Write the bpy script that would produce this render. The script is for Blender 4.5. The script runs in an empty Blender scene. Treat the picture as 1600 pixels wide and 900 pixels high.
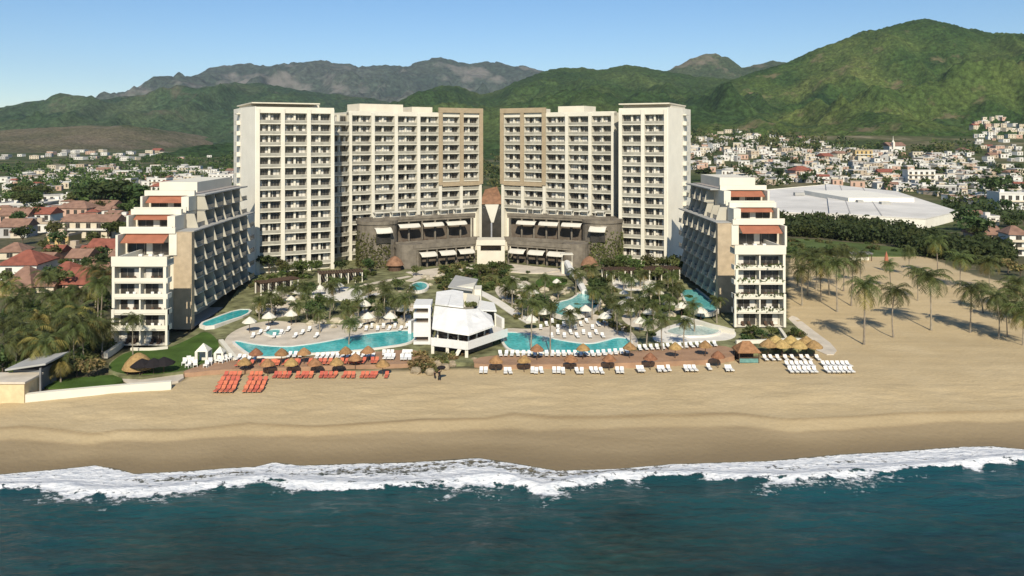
import bpy, bmesh, math, random
import numpy as np
from mathutils import Vector, Matrix
from mathutils.geometry import delaunay_2d_cdt

random.seed(7)
R = math.radians
sc = bpy.context.scene
COL = sc.collection

# ------------------------------------------------------------------ camera, sky, sun, exposure
F, PX0, PY0, CZ = 1250.0, 768.0, 215.0, 46.0        # focal length and optical centre in photo pixels, camera height above the sea
cam = bpy.data.cameras.new('camera')
cam.sensor_width = 36.0
cam.lens = 36.0 * F / 1600.0
cam.shift_x = (800 - PX0) / 1600.0
cam.shift_y = -(450 - PY0) / 1600.0
cam.clip_start, cam.clip_end = 1.0, 40000.0
cam_o = bpy.data.objects.new('camera', cam)
COL.objects.link(cam_o)
cam_o.location = (0, 0, CZ)
cam_o.rotation_euler = (R(90), 0, 0)
sc.camera = cam_o

SUN_EL, SUN_AZ = R(36), R(1.0)                      # behind the camera, a few degrees to its right
world = bpy.data.worlds.new('World')
sc.world = world
world.use_nodes = True
wn = world.node_tree.nodes
sky = wn.new('ShaderNodeTexSky')
sky.sky_type = 'NISHITA'
sky.sun_disc = False
sky.sun_elevation = SUN_EL
sky.sun_rotation = R(180) - SUN_AZ
sky.altitude = 0
sky.air_density = 1.0
sky.dust_density = 0.0
sky.ozone_density = 5.0
wn['Background'].inputs['Strength'].default_value = 0.09
hs = wn.new('ShaderNodeHueSaturation'); hs.inputs['Saturation'].default_value = 1.12
world.node_tree.links.new(sky.outputs[0], hs.inputs['Color'])
world.node_tree.links.new(hs.outputs[0], wn['Background'].inputs['Color'])
sun = bpy.data.lights.new('sun', 'SUN')
sun.energy = 4.6
sun.angle = R(0.53)
sun.color = (1.0, 0.92, 0.77)
sun_o = bpy.data.objects.new('sun', sun)
COL.objects.link(sun_o)
sd = Vector((math.sin(SUN_AZ) * math.cos(SUN_EL), -math.cos(SUN_AZ) * math.cos(SUN_EL), math.sin(SUN_EL)))
sun_o.rotation_euler = sd.to_track_quat('Z', 'Y').to_euler()
sun_o.location = (40, -200, 200)

sc.view_settings.view_transform = 'Standard'
sc.view_settings.look = 'None'
sc.view_settings.exposure = 0.32
sc.view_settings.gamma = 1.0
sc.view_settings.use_curve_mapping = False
HAZE = 2.6e-5
sc.cycles.max_bounces = 5
sc.cycles.diffuse_bounces = 2
sc.cycles.glossy_bounces = 2
sc.cycles.transmission_bounces = 2
sc.cycles.transparent_max_bounces = 6
sc.cycles.volume_bounces = 0
sc.cycles.use_denoising = True

# ------------------------------------------------------------------ numpy noise
def _h(ix, iy, seed):
    n = (ix.astype(np.int64) * 374761393 + iy.astype(np.int64) * 668265263 + seed * 974634777) & 0xffffffff
    n = ((n ^ (n >> 13)) * 1274126177) & 0xffffffff
    n = n ^ (n >> 16)
    return (n & 0xffffff).astype(np.float64) / float(0xffffff)
def vnoise(x, y, seed=0):
    x = np.asarray(x, float); y = np.asarray(y, float)
    ix, iy = np.floor(x), np.floor(y)
    fx, fy = x - ix, y - iy
    fx = fx * fx * fx * (fx * (fx * 6 - 15) + 10); fy = fy * fy * fy * (fy * (fy * 6 - 15) + 10)
    a, b = _h(ix, iy, seed), _h(ix + 1, iy, seed)
    c, d = _h(ix, iy + 1, seed), _h(ix + 1, iy + 1, seed)
    return (a + (b - a) * fx) * (1 - fy) + (c + (d - c) * fx) * fy
def fbm(x, y, oct=4, seed=0, gain=.5):
    s, a, t = 0, 1.0, 0
    for i in range(oct):
        s = s + a * vnoise(x * 2 ** i + 17.3 * i, y * 2 ** i - 9.1 * i, seed + i)
        t += a; a *= gain
    return s / t
def ridged(x, y, oct=4, seed=0):
    s, a, t = 0, 1.0, 0
    for i in range(oct):
        s = s + a * (1 - np.abs(2 * vnoise(x * 2 ** i + 5.7 * i, y * 2 ** i + 3.3 * i, seed + i) - 1))
        t += a; a *= .5
    return s / t
def sst(a, b, x):
    t = np.clip((np.asarray(x, float) - a) / (b - a), 0, 1)
    return t * t * (3 - 2 * t)

# ------------------------------------------------------------------ materials
def lk(nt, a, b): nt.links.new(a, b)
def mat(name, col, rough=.8, var=.12, scale=.5, spec=.3, bump=0., bscale=8., rnd=0., metallic=0., trans=0.):
    """Principled surface whose colour drifts by world-space noise (wear, dirt) and, with rnd, from object to object."""
    m = bpy.data.materials.new(name); m.use_nodes = True
    nt = m.node_tree; n = nt.nodes; b = n['Principled BSDF']
    b.inputs['Roughness'].default_value = rough
    b.inputs['Specular IOR Level'].default_value = spec
    b.inputs['Metallic'].default_value = metallic
    g = n.new('ShaderNodeNewGeometry')
    t = n.new('ShaderNodeTexNoise'); t.inputs['Scale'].default_value = scale; t.inputs['Detail'].default_value = 5
    lk(nt, g.outputs['Position'], t.inputs['Vector'])
    r = n.new('ShaderNodeValToRGB'); r.color_ramp.elements[0].position = .3; r.color_ramp.elements[1].position = .7
    r.color_ramp.elements[0].color = tuple(max(0, c * (1 - var)) for c in col) + (1,)
    r.color_ramp.elements[1].color = tuple(min(1, c * (1 + var)) for c in col) + (1,)
    lk(nt, t.outputs['Fac'], r.inputs['Fac'])
    out = r.outputs['Color']
    if rnd:
        oi = n.new('ShaderNodeObjectInfo'); h = n.new('ShaderNodeHueSaturation')
        mr = n.new('ShaderNodeMapRange'); mr.inputs['To Min'].default_value = 1 - rnd; mr.inputs['To Max'].default_value = 1 + rnd
        mh = n.new('ShaderNodeMapRange'); mh.inputs['To Min'].default_value = .5 - rnd * .06; mh.inputs['To Max'].default_value = .5 + rnd * .06
        lk(nt, oi.outputs['Random'], mr.inputs['Value']); lk(nt, mr.outputs[0], h.inputs['Value'])
        lk(nt, oi.outputs['Random'], mh.inputs['Value']); lk(nt, mh.outputs[0], h.inputs['Hue'])
        lk(nt, out, h.inputs['Color']); out = h.outputs['Color']
    lk(nt, out, b.inputs['Base Color'])
    if bump:
        t2 = n.new('ShaderNodeTexNoise'); t2.inputs['Scale'].default_value = bscale; t2.inputs['Detail'].default_value = 4
        lk(nt, g.outputs['Position'], t2.inputs['Vector'])
        bp = n.new('ShaderNodeBump'); bp.inputs['Strength'].default_value = bump; bp.inputs['Distance'].default_value = .3
        lk(nt, t2.outputs['Fac'], bp.inputs['Height']); lk(nt, bp.outputs[0], b.inputs['Normal'])
    if trans:
        tb = n.new('ShaderNodeBsdfTranslucent'); mx = n.new('ShaderNodeMixShader'); mx.inputs[0].default_value = trans
        lk(nt, out, tb.inputs['Color']); lk(nt, b.outputs[0], mx.inputs[1]); lk(nt, tb.outputs[0], mx.inputs[2])
        lk(nt, mx.outputs[0], n['Material Output'].inputs['Surface'])
    return m

M = dict(
    white=mat('white_render', (.67, .625, .51), .8, .05, .25),
    white2=mat('sunlit_end_and_warehouse_white', (.80, .75, .63), .8, .05, .25),  # lightened to put sunlight on the tower end walls; plain white on the warehouse
    roofw=mat('white_roof_membrane', (.76, .74, .69), .7, .08, .6, bump=.3, bscale=3),
    roofwh=mat('weathered_white_roof', (.66, .62, .55), .85, .14, .06),
    rail=mat('tinted_balcony_glass', (.33, .31, .25), .35, .2, .6, .5),
    dglass=mat('dark_balustrade_glass', (.15, .165, .17), .2, .2, .5, .5),
    wglass=mat('shaded_window_glass', (.022, .024, .026), .25, .3, .4, .25),
    rockc=mat('cream_rock', (.46, .40, .29), .95, .3, .8, .1, bump=.7, bscale=4),
    cream=mat('cream_render', (.64, .58, .46), .8, .07, .3),
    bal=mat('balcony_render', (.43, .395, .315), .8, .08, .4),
    tan=mat('tan_cladding', (.37, .29, .185), .8, .1, .6),
    tanwall=mat('tan_stone_wall', (.42, .33, .22), .85, .14, .8),
    taupe=mat('taupe_stone', (.172, .147, .112), .9, .25, .6, bump=.3, bscale=3),
    grey=mat('grey_concrete', (.36, .35, .32), .85, .1, .5),
    dgrey=mat('dark_grey_concrete', (.17, .17, .17), .85, .15, .5),
    glass=mat('dark_window_glass', (.048, .044, .038), .12, .3, .4, .6),
    bglass=mat('grey_balustrade_glass', (.30, .34, .34), .2, .15, .5, .5),
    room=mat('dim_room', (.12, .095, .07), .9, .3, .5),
    curtain=mat('white_curtain', (.62, .58, .50), .9, .12, .7),
    frame=mat('window_frame', (.20, .18, .15), .5, .1, 1),
    redaw=mat('terracotta_awning', (.33, .125, .07), .85, .14, .5),
    canvas=mat('white_canvas', (.64, .60, .50), .85, .05, .4),
    roofg=mat('grey_roofing', (.33, .29, .26), .9, .15, .3),
    pave=mat('pale_paving', (.55, .48, .38), .85, .16, .35, bump=.2, bscale=2),
    paveW=mat('white_paving', (.68, .64, .56), .8, .1, .4),
    terra=mat('terracotta_paving', (.33, .20, .12), .85, .2, .35, bump=.2, bscale=2),
    lawn=mat('lawn_grass', (.060, .105, .022), .95, .3, .25, .1, bump=.5, bscale=3),
    field=mat('field_grass', (.085, .115, .035), .95, .3, .12, .1, bump=.5, bscale=1),
    garden=mat('garden_soil_and_ground_cover', (.165, .165, .082), .95, .6, .35, .1, bump=.5, bscale=2),
    trunk=mat('palm_trunk', (.25, .21, .155), .9, .25, 2, rnd=.15),
    bark=mat('tree_bark', (.11, .085, .06), .9, .3, 2),
    leafA=mat('mid_green_leaves', (.092, .122, .034), .7, .4, .5, .25, rnd=.35, trans=.42),
    leafB=mat('dark_green_leaves', (.060, .092, .029), .7, .4, .5, .25, rnd=.3, trans=.35),
    leafC=mat('olive_leaves', (.145, .150, .052), .75, .4, .5, .25, rnd=.3, trans=.42),
    leafD=mat('dry_tan_leaves', (.23, .17, .075), .85, .4, .8, .1, rnd=.25, trans=.2),
    frond=mat('palm_frond', (.105, .124, .036), .55, .4, .7, .35, rnd=.3, trans=.35),
    frondY=mat('yellowing_palm_frond', (.23, .185, .05), .55, .4, .7, .35, rnd=.25, trans=.25),
    thatch=mat('tan_thatch', (.33, .20, .085), .95, .3, 2, .1, bump=.6, bscale=10, rnd=.2),
    thatchO=mat('orange_thatch', (.31, .16, .08), .95, .25, 2, .1, bump=.6, bscale=10, rnd=.2),
    thatchY=mat('golden_thatch', (.40, .27, .11), .95, .25, 2, .1, bump=.6, bscale=10, rnd=.2),
    wood=mat('dark_wood', (.09, .055, .035), .8, .3, 3),
    orange=mat('coral_cushion', (.50, .13, .075), .8, .12, 2, rnd=.12),
    lwhite=mat('white_lounger', (.70, .68, .63), .7, .05, 2),
    rock=mat('brown_rock', (.30, .24, .16), .95, .35, .8, .1, bump=.7, bscale=4),
    black=mat('black_cloth', (.015, .012, .012), .9, .1, 1),
    skin=mat('skin', (.35, .2, .13), .6, .05, 5),
    steel=mat('grey_metal', (.4, .4, .42), .5, .1, 2, metallic=.6),
    stone=mat('cream_stone_block', (.62, .48, .28), .85, .12, 1.0),
    teal=mat('teal_paint', (.12, .25, .22), .7, .2, 2),
    rust=mat('rusty_brown_roof', (.24, .13, .075), .9, .3, .8, bump=.3),
)

# ------------------------------------------------------------------ mesh and object helpers
class MB:
    def __init__(s, X=None): s.v, s.f, s.m, s.X = [], [], [], X
    def add(s, vs, fs, mi=0):
        o = len(s.v)
        if s.X is not None: vs = [s.X @ Vector(p) for p in vs]
        s.v += [tuple(p) for p in vs]; s.f += [tuple(i + o for i in f) for f in fs]; s.m += [mi] * len(fs)
        return s
    def box(s, x0, x1, y0, y1, z0, z1, mi=0):
        return s.add([(x0,y0,z0),(x1,y0,z0),(x1,y1,z0),(x0,y1,z0),(x0,y0,z1),(x1,y0,z1),(x1,y1,z1),(x0,y1,z1)],
                     [(0,3,2,1),(4,5,6,7),(0,1,5,4),(1,2,6,5),(2,3,7,6),(3,0,4,7)], mi)
    def poly(s, pts, mi=0): return s.add(pts, [tuple(range(len(pts)))], mi)
    def prism(s, pts, z0, z1, mi=0, mside=None):
        n = len(pts)
        z1s = z1 if isinstance(z1, (list, tuple)) else [z1] * n
        vs = [(p[0], p[1], z0) for p in pts] + [(p[0], p[1], z) for p, z in zip(pts, z1s)]
        s.add(vs, [tuple(range(n, 2 * n))], mi)
        s.add(vs, [tuple(reversed(range(n)))] + [(i, (i + 1) % n, n + (i + 1) % n, n + i) for i in range(n)], mi if mside is None else mside)
        return s
    def slab(s, pts, th, mi=0):
        n = len(pts)
        vs = [tuple(p) for p in pts] + [(p[0], p[1], p[2] - th) for p in pts]
        return s.add(vs, [tuple(range(n)), tuple(reversed(range(n, 2 * n)))] + [(i, n + i, n + (i + 1) % n, (i + 1) % n) for i in range(n)], mi)
    def tube(s, ps, rs, n=6, mi=0, cap=True):
        vs, fs = [], []
        ps = [Vector(p) for p in ps]
        for i, (p, r) in enumerate(zip(ps, rs)):
            d = (ps[min(i + 1, len(ps) - 1)] - ps[max(i - 1, 0)]).normalized()
            a = d.orthogonal().normalized() if abs(d.z) < .999 else Vector((1, 0, 0)); b = d.cross(a)
            vs += [p + (a * math.cos(2 * math.pi * k / n) + b * math.sin(2 * math.pi * k / n)) * r for k in range(n)]
        for i in range(len(ps) - 1):
            for k in range(n):
                fs.append((i * n + k, i * n + (k + 1) % n, (i + 1) * n + (k + 1) % n, (i + 1) * n + k))
        if cap: fs += [tuple(range(n))[::-1], tuple(range((len(ps) - 1) * n, len(ps) * n))]
        return s.add(vs, fs, mi)
    def lathe(s, prof, n=12, c=(0, 0, 0), mi=0):
        vs, fs = [], []
        for r, z in prof: vs += [(c[0] + r * math.cos(2*math.pi*k/n), c[1] + r * math.sin(2*math.pi*k/n), c[2] + z) for k in range(n)]
        for i in range(len(prof) - 1):
            for k in range(n): fs.append((i*n+k, i*n+(k+1) % n, (i+1)*n+(k+1) % n, (i+1)*n+k))
        return s.add(vs, fs, mi)
    def mesh(s, name, mats, smooth=False):
        me = bpy.data.meshes.new(name)
        me.from_pydata(s.v, [], s.f)
        mats = mats if isinstance(mats, (list, tuple)) else [mats]
        for m in mats: me.materials.append(M[m] if isinstance(m, str) else m)
        if len(mats) > 1: me.polygons.foreach_set('material_index', s.m)
        if smooth: me.polygons.foreach_set('use_smooth', [True] * len(me.polygons))
        me.update(); return me
    def build(s, name, mats, parent=None, loc=(0, 0, 0), smooth=False, rz=0):
        return link(name, s.mesh(name, mats, smooth), parent, loc, rz)
def link(name, data, parent=None, loc=(0, 0, 0), rz=0, scale=None):
    o = bpy.data.objects.new(name, data); COL.objects.link(o)
    o.location = loc; o.rotation_euler = (0, 0, rz)
    if scale: o.scale = scale
    if parent: o.parent = parent
    return o
def tag(o, label, cat, group=None):
    o['label'] = label; o['category'] = cat
    if group: o['group'] = group
    return o
def thing(name, label, cat, loc=(0, 0, 0), rz=0, group=None, scale=None):
    return tag(link(name, None, None, loc, rz, scale), label, cat, group)
def struct(o): o['kind'] = 'structure'; return o
def stuff(o): o['kind'] = 'stuff'; return o
def grid_mesh(name, X, Y, Z, m, attrs=None, smooth=True):
    """Sheet over 2-D arrays X, Y, Z with float vertex attributes."""
    ny, nx = X.shape
    me = bpy.data.meshes.new(name)
    co = np.stack([X, Y, Z], -1).reshape(-1, 3)
    idx = np.arange(nx * ny).reshape(ny, nx)
    q = np.stack([idx[:-1, :-1], idx[:-1, 1:], idx[1:, 1:], idx[1:, :-1]], -1).reshape(-1, 4)
    me.vertices.add(len(co)); me.vertices.foreach_set('co', co.ravel())
    me.loops.add(q.size); me.loops.foreach_set('vertex_index', q.ravel())
    me.polygons.add(len(q)); me.polygons.foreach_set('loop_start', np.arange(0, q.size, 4))
    me.update(calc_edges=True)
    if smooth: me.polygons.foreach_set('use_smooth', np.ones(len(q), bool))
    for k, a in (attrs or {}).items():
        at = me.attributes.new(k, 'FLOAT', 'POINT'); at.data.foreach_set('value', np.asarray(a, np.float32).ravel())
    me.materials.append(m); me.validate()
    return link(name, me)

# ------------------------------------------------------------------ terrain heights
def XY(px, py, z):
    y = (CZ - z) * F / (py - PY0); return ((px - PX0) * y / F, y)
def curve(pts, z):
    p = np.array([XY(a, b, z) for a, b in pts]); o = np.argsort(p[:, 0]); return p[o, 0], p[o, 1]
_shore = curve([(-700,750),(-300,744),(0,741),(70,735),(120,730),(150,727),(185,733),(210,740),(290,736),(360,731),(400,729),(428,722),(470,727),(560,724),(640,722),(720,717),(745,715),(800,723),(870,735),(960,733),(1050,725),(1200,720),(1310,710),(1400,705),(1500,698),(1550,697),(1600,702),(1900,700),(2300,690)], 0)
_foam = curve([(-700,778),(0,773),(90,769),(120,781),(250,778),(300,769),(400,758),(440,764),(520,772),(580,771),(640,768),(720,760),(790,757),(850,776),(885,768),(960,752),(1100,752),(1180,756),(1250,758),(1370,746),(1450,741),(1530,735),(1600,727),(2300,720)], 0)
_berm = curve([(-700,680),(0,668),(40,665),(150,677),(180,671),(240,670),(280,671),(390,661),(490,667),(650,656),(760,653),(800,645),(860,650),(930,650),(1000,648),(1150,645),(1230,655),(1330,650),(1400,645),(1600,640),(2300,632)], 2.4)
def shore_y(x): return np.interp(x, *_shore)
def berm_y(x): return np.interp(x, *_berm)
def near_z(X, Y):
    """Beach and shore plain, without the hills."""
    X = np.asarray(X, float); Y = np.asarray(Y, float)
    ys, yb = shore_y(X), berm_y(X)
    t = (Y - ys) / np.maximum(yb - ys, 1)
    z = np.where(t < 0, (Y - ys) * .16, 2.4 * (.55 * np.clip(t, 0, 1) + .45 * np.clip(t, 0, 1) ** 2))
    z = z + .7 * sst(0, 18, Y - yb) + 2.8 * sst(165, 240, Y)
    return z
def plain_z(X, Y):
    X = np.asarray(X, float); Y = np.asarray(Y, float)
    a = X / np.maximum(Y, 1)
    return near_z(X, Y) + 52 * sst(.10, .30, a) * np.clip((Y - 460) / 800, 0, .86) ** 1.4 + 14 * sst(600, 3000, Y) * sst(.1, -.1, a)
HILLS = {}
def hill_def(key, pts, Yc, Yf, zf, relief, seed, pw=.95, wl=None):
    pts = np.array(pts, float)
    HILLS[key] = dict(pts=pts, Yc=Yc, Yf=Yf, zf=zf, rel=relief, seed=seed, pw=pw, wl=wl or (Yc - Yf) * .3)
def hill_z(key, X, Y):
    h = HILLS[key]
    X = np.asarray(X, float); Y = np.asarray(Y, float)
    px = PX0 + F * X / h['Yc']
    zc = CZ + (PY0 - np.interp(px, h['pts'][:, 0], h['pts'][:, 1])) * h['Yc'] / F
    H = zc - h['zf']
    t = (Y - h['Yf']) / (h['Yc'] - h['Yf'])
    tc = np.clip(t, 0, 1)
    p = np.where(t <= 1, tc ** h['pw'] * (1 - .10 * np.sin(tc * math.pi)), 1 - .45 * np.clip(t - 1, 0, 1.5))
    p = np.where(t < 0, t * 1.5, p)
    wl = h['wl']
    n = (ridged(X / wl, Y / (wl * 1.7), 4, h['seed']) - .62) * 1.7
    env = np.clip(tc * 3, 0, 1) * (.10 + .9 * np.clip((1 - tc) * 3.2, 0, 1))
    sp = 0
    if key in ('L1', 'L2', 'L4'):                             # spurs and gullies
        sp = (ridged(X / 170 + .3 * fbm(X / 300, Y / 300, 2, 5), Y / 330, 4, 17) - .62) * 1.6 * np.clip(zc, 0, 400) * .17 * np.clip(tc * 4, 0, 1) * np.clip((1.02 - tc) * 4, .08, 1)
    return h['zf'] + np.maximum(H, 0) * (p + h['rel'] * n * env) + sp - 80 * sst(30, -30, H) - 40 * np.clip(-t * 8, 0, 1)
hill_def('L1', [(600,260),(800,240),(900,205),(960,182),(1000,165),(1050,157),(1090,148),(1140,128),(1165,118),(1200,105),(1250,88),(1275,76),(1300,68),(1340,53),(1370,47),(1400,40),(1425,33),(1450,32),(1480,37),(1500,46),(1520,42),(1550,51),(1575,56),(1600,52),(1700,60),(1850,90),(2200,150)], 2500, 1120, 2, .42, 3, .95, 300)
hill_def('L2', [(300,300),(420,245),(500,212),(560,185),(600,170),(640,150),(690,134),(720,138),(750,150),(775,144),(800,130),(850,112),(880,104),(915,107),(940,110),(980,101),(1010,106),(1040,111),(1085,118),(1200,128),(1400,160)], 3300, 1350, 2, .44, 11, .95, 360)
hill_def('L3', [(950,130),(1040,112),(1060,102),(1085,90),(1105,83),(1125,84),(1140,92),(1160,106),(1185,100),(1220,95),(1300,120)], 5000, 3500, 20, .25, 21)
hill_def('L4', [(-500,200),(-200,185),(0,172),(30,165),(55,157),(80,158),(105,150),(130,162),(165,154),(200,149),(235,150),(270,146),(300,140),(350,132),(400,130),(470,142),(600,158),(700,190),(800,250),(1000,300)], 4600, 2500, 8, .42, 31, .95, 420)
hill_def('L5', [(60,190),(150,172),(200,163),(240,148),(290,128),(315,112),(330,105),(350,101),(390,99),(420,104),(460,100),(505,96),(540,102),(560,105),(600,103),(640,106),(655,97),(670,94),(690,91),(705,97),(720,100),(760,96),(800,101),(830,105),(860,112),(960,135)], 8200, 5200, 40, .34, 41, .8, 560)
hill_def('L6', [(-300,206),(0,204),(60,200),(120,197),(200,196),(240,203),(270,212),(320,228),(420,290)], 2450, 1750, 8, .2, 51)
def terr(X, Y, hills=('L1', 'L2')):
    z = plain_z(X, Y)
    for k in hills: z = np.maximum(z, np.where(np.asarray(Y) > HILLS[k]['Yf'], hill_z(k, X, Y), -99))
    return z
_YS = np.geomspace(85, 9000, 2600)
def gp(px, py, extra=0.0):
    """Where a line of sight meets the ground: (x, y, z)."""
    X = (px - PX0) * _YS / F
    ray = CZ - (py - PY0) * _YS / F
    t = terr(X, _YS, ('L1',)) + extra
    k = np.nonzero(ray <= t)[0]
    if not len(k): return None
    k = k[0]
    if k == 0: return (X[0], _YS[0], t[0])
    a0, a1 = ray[k - 1] - t[k - 1], ray[k] - t[k]
    w = a0 / (a0 - a1 + 1e-9)
    y = _YS[k - 1] + w * (_YS[k] - _YS[k - 1])
    return ((px - PX0) * y / F, y, t[k - 1] + w * (t[k] - t[k - 1]))
# ------------------------------------------------------------------ ground materials driven by vertex attributes
def attr(nt, name):
    a = nt.nodes.new('ShaderNodeAttribute'); a.attribute_name = name; return a.outputs['Fac']
def noise(nt, scale, detail=4, vec=None, rough=.5):
    t = nt.nodes.new('ShaderNodeTexNoise'); t.inputs['Scale'].default_value = scale; t.inputs['Detail'].default_value = detail
    t.inputs['Roughness'].default_value = rough
    lk(nt, vec if vec is not None else nt.nodes.new('ShaderNodeNewGeometry').outputs['Position'], t.inputs['Vector'])
    return t.outputs['Fac']
def stretch(nt, sx, sy, sz=1):
    g = nt.nodes.new('ShaderNodeNewGeometry'); m = nt.nodes.new('ShaderNodeVectorMath'); m.operation = 'MULTIPLY'
    lk(nt, g.outputs['Position'], m.inputs[0]); m.inputs[1].default_value = (sx, sy, sz); return m.outputs[0]
def ramp(nt, fac, stops, interp='LINEAR'):
    r = nt.nodes.new('ShaderNodeValToRGB'); e = r.color_ramp; e.interpolation = interp
    while len(e.elements) < len(stops): e.elements.new(.5)
    for el, (p, c) in zip(e.elements, stops):
        el.position = p; el.color = (c, c, c, 1) if isinstance(c, (int, float)) else tuple(c) + (1,)
    lk(nt, fac, r.inputs['Fac']); return r.outputs['Color']
def mixc(nt, fac, a, b, mode='MIX'):
    x = nt.nodes.new('ShaderNodeMix'); x.data_type = 'RGBA'; x.blend_type = mode
    for s, v in ((x.inputs[0], fac), (x.inputs[6], a), (x.inputs[7], b)):
        if isinstance(v, (int, float)): s.default_value = v
        elif isinstance(v, tuple): s.default_value = tuple(v) + (1,)
        else: lk(nt, v, s)
    return x.outputs[2]
def math_(nt, op, a, b=None, clamp=False):
    x = nt.nodes.new('ShaderNodeMath'); x.operation = op; x.use_clamp = clamp
    for s, v in ((x.inputs[0], a), (x.inputs[1], b)):
        if v is None: continue
        if isinstance(v, (int, float)): s.default_value = v
        else: lk(nt, v, s)
    return x.outputs[0]
def bumpn(nt, h, strength, dist):
    b = nt.nodes.new('ShaderNodeBump'); b.inputs['Strength'].default_value = strength; b.inputs['Distance'].default_value = dist
    lk(nt, h, b.inputs['Height']); return b.outputs[0]
def newmat(name, rough=.9, spec=.2):
    m = bpy.data.materials.new(name); m.use_nodes = True
    b = m.node_tree.nodes['Principled BSDF']
    b.inputs['Roughness'].default_value = rough; b.inputs['Specular IOR Level'].default_value = spec
    return m, m.node_tree, b

# beach sand: dry, damp below the berm, wet by the water; soil inland
m, nt, b = newmat('beach_sand')
dry = ramp(nt, noise(nt, .12, 6), [(.25, (.455, .345, .190)), (.5, (.490, .376, .212)), (.75, (.520, .405, .236))])
fine = ramp(nt, noise(nt, 2.2, 4), [(.3, .93), (.7, 1.04)])
dry = mixc(nt, 1.0, dry, fine, 'MULTIPLY')
streak = ramp(nt, noise(nt, 1.0, 4, stretch(nt, .035, .5)), [(.35, .92), (.65, 1.03)])
dry = mixc(nt, .8, dry, streak, 'MULTIPLY')
damp = ramp(nt, noise(nt, 1.0, 5, stretch(nt, .05, .30)), [(.3, (.236, .178, .102)), (.7, (.284, .218, .128))])
wet = (.198, .148, .082)
soil = ramp(nt, noise(nt, .25, 5), [(.3, (.055, .060, .028)), (.55, (.105, .095, .05)), (.75, (.19, .15, .09))])
c = mixc(nt, attr(nt, 'damp'), dry, damp)
c = mixc(nt, attr(nt, 'wet'), c, wet)
c = mixc(nt, attr(nt, 'line'), c, (.22, .155, .08))
c = mixc(nt, attr(nt, 'soil'), c, soil)
lk(nt, c, b.inputs['Base Color'])
rr = nt.nodes.new('ShaderNodeMapRange'); rr.inputs['To Min'].default_value = .95; rr.inputs['To Max'].default_value = .5
lk(nt, attr(nt, 'wet'), rr.inputs['Value']); lk(nt, rr.outputs[0], b.inputs['Roughness'])
lk(nt, bumpn(nt, noise(nt, 1.3, 6), .35, .35), b.inputs['Normal'])
M['sand'] = m
xs = np.concatenate([np.arange(-420, -170, 6.), np.arange(-170, 190, 1.0), np.arange(190, 440, 6.)])
ys = np.concatenate([np.arange(60, 100, 4.), np.arange(100, 140, .3), np.arange(140, 340, 1.5)])
X, Y = np.meshgrid(xs, ys)
Z = near_z(X, Y)
inbeach = sst(0, 6, Y - berm_y(X)) * sst(200, 150, Y)
Z += inbeach * (fbm(X / 3.0, Y / 2.2, 3, 5) - .5) * .35 + (fbm(X / 25, Y / 8, 3, 9) - .5) * .35 * sst(2, 12, Y - shore_y(X))
tb = (Y - shore_y(X)) / np.maximum(berm_y(X) - shore_y(X), 1)
wob = (fbm(X / 9, Y / 30, 3, 77) - .5) * .14
wob2 = (fbm(X / 16, Y / 60, 3, 78) - .5) * .22
damp_a = .40 * sst(1.03, .97, tb + wob * .5) + .58 * sst(.78, .71, tb + wob2)
wet_a = sst(.55, .02, tb + wob * 1.5)
line_a = np.exp(-((tb - .985 + wob * .5) / .05) ** 2) * .62 * (.45 + .9 * fbm(X / 12, Y / 40, 3, 79)) + np.exp(-((tb - .75 + wob2) / .035) ** 2) * .22
PXv = PX0 + F * X / Y; PYv = PY0 + (CZ - Z) * F / Y
lim = np.interp(PXv, [-400, 0, 270, 290, 345, 620, 1100, 1200, 1228, 1236, 1440, 1480, 1530, 1600, 1900], [628, 614, 602, 590, 583, 578, 568, 556, 538, 396, 398, 414, 434, 447, 500])
soil_a = sst(-1.5, 1.5, (lim - PYv) + (fbm(X / 4, Y / 4, 3, 8) - .5) * 6)
grid_mesh('beach', X, Y, Z, m, dict(damp=damp_a, wet=wet_a, line=line_a, soil=soil_a))['kind'] = 'structure'

# sea: columns along the shore, rows out to sea, so its edge follows the waterline
m, nt, b = newmat('sea_water', .18, .5)
b.inputs['IOR'].default_value = 1.33
deep = ramp(nt, noise(nt, 1.0, 5, stretch(nt, .035, .09)), [(.28, (.0075, .0205, .0205)), (.5, (.0098, .030, .0270)), (.74, (.0140, .049, .0405))])
rip = ramp(nt, noise(nt, 1.0, 6, stretch(nt, .35, .95), .62), [(.36, .62), (.5, 1.0), (.66, 1.45)])
deep = mixc(nt, .85, deep, rip, 'MULTIPLY')
shal = ramp(nt, noise(nt, .6, 4), [(.3, (.10, .095, .062)), (.7, (.19, .155, .09))])
c = mixc(nt, attr(nt, 'turq'), deep, (.009, .060, .064))
c = mixc(nt, attr(nt, 'shallow'), c, shal)
fa = attr(nt, 'foam')
lace = noise(nt, 1.0, 7, stretch(nt, .8, 1.15), .7)
v = nt.nodes.new('ShaderNodeTexVoronoi'); v.feature = 'DISTANCE_TO_EDGE'; v.inputs['Scale'].default_value = 1.0
wv = nt.nodes.new('ShaderNodeVectorMath'); wv.operation = 'MULTIPLY_ADD'
tn = nt.nodes.new('ShaderNodeTexNoise'); tn.inputs['Scale'].default_value = .8; tn.inputs['Detail'].default_value = 3
gg = nt.nodes.new('ShaderNodeNewGeometry'); lk(nt, gg.outputs['Position'], tn.inputs['Vector'])
lk(nt, tn.outputs['Color'], wv.inputs[0]); wv.inputs[1].default_value = (1.6, 1.6, 1.6); lk(nt, gg.outputs['Position'], wv.inputs[2])
lk(nt, wv.outputs[0], v.inputs['Vector'])
cell = math_(nt, 'MULTIPLY', ramp(nt, v.outputs['Distance'], [(0., .30), (.16, .0)]), fa)
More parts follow.
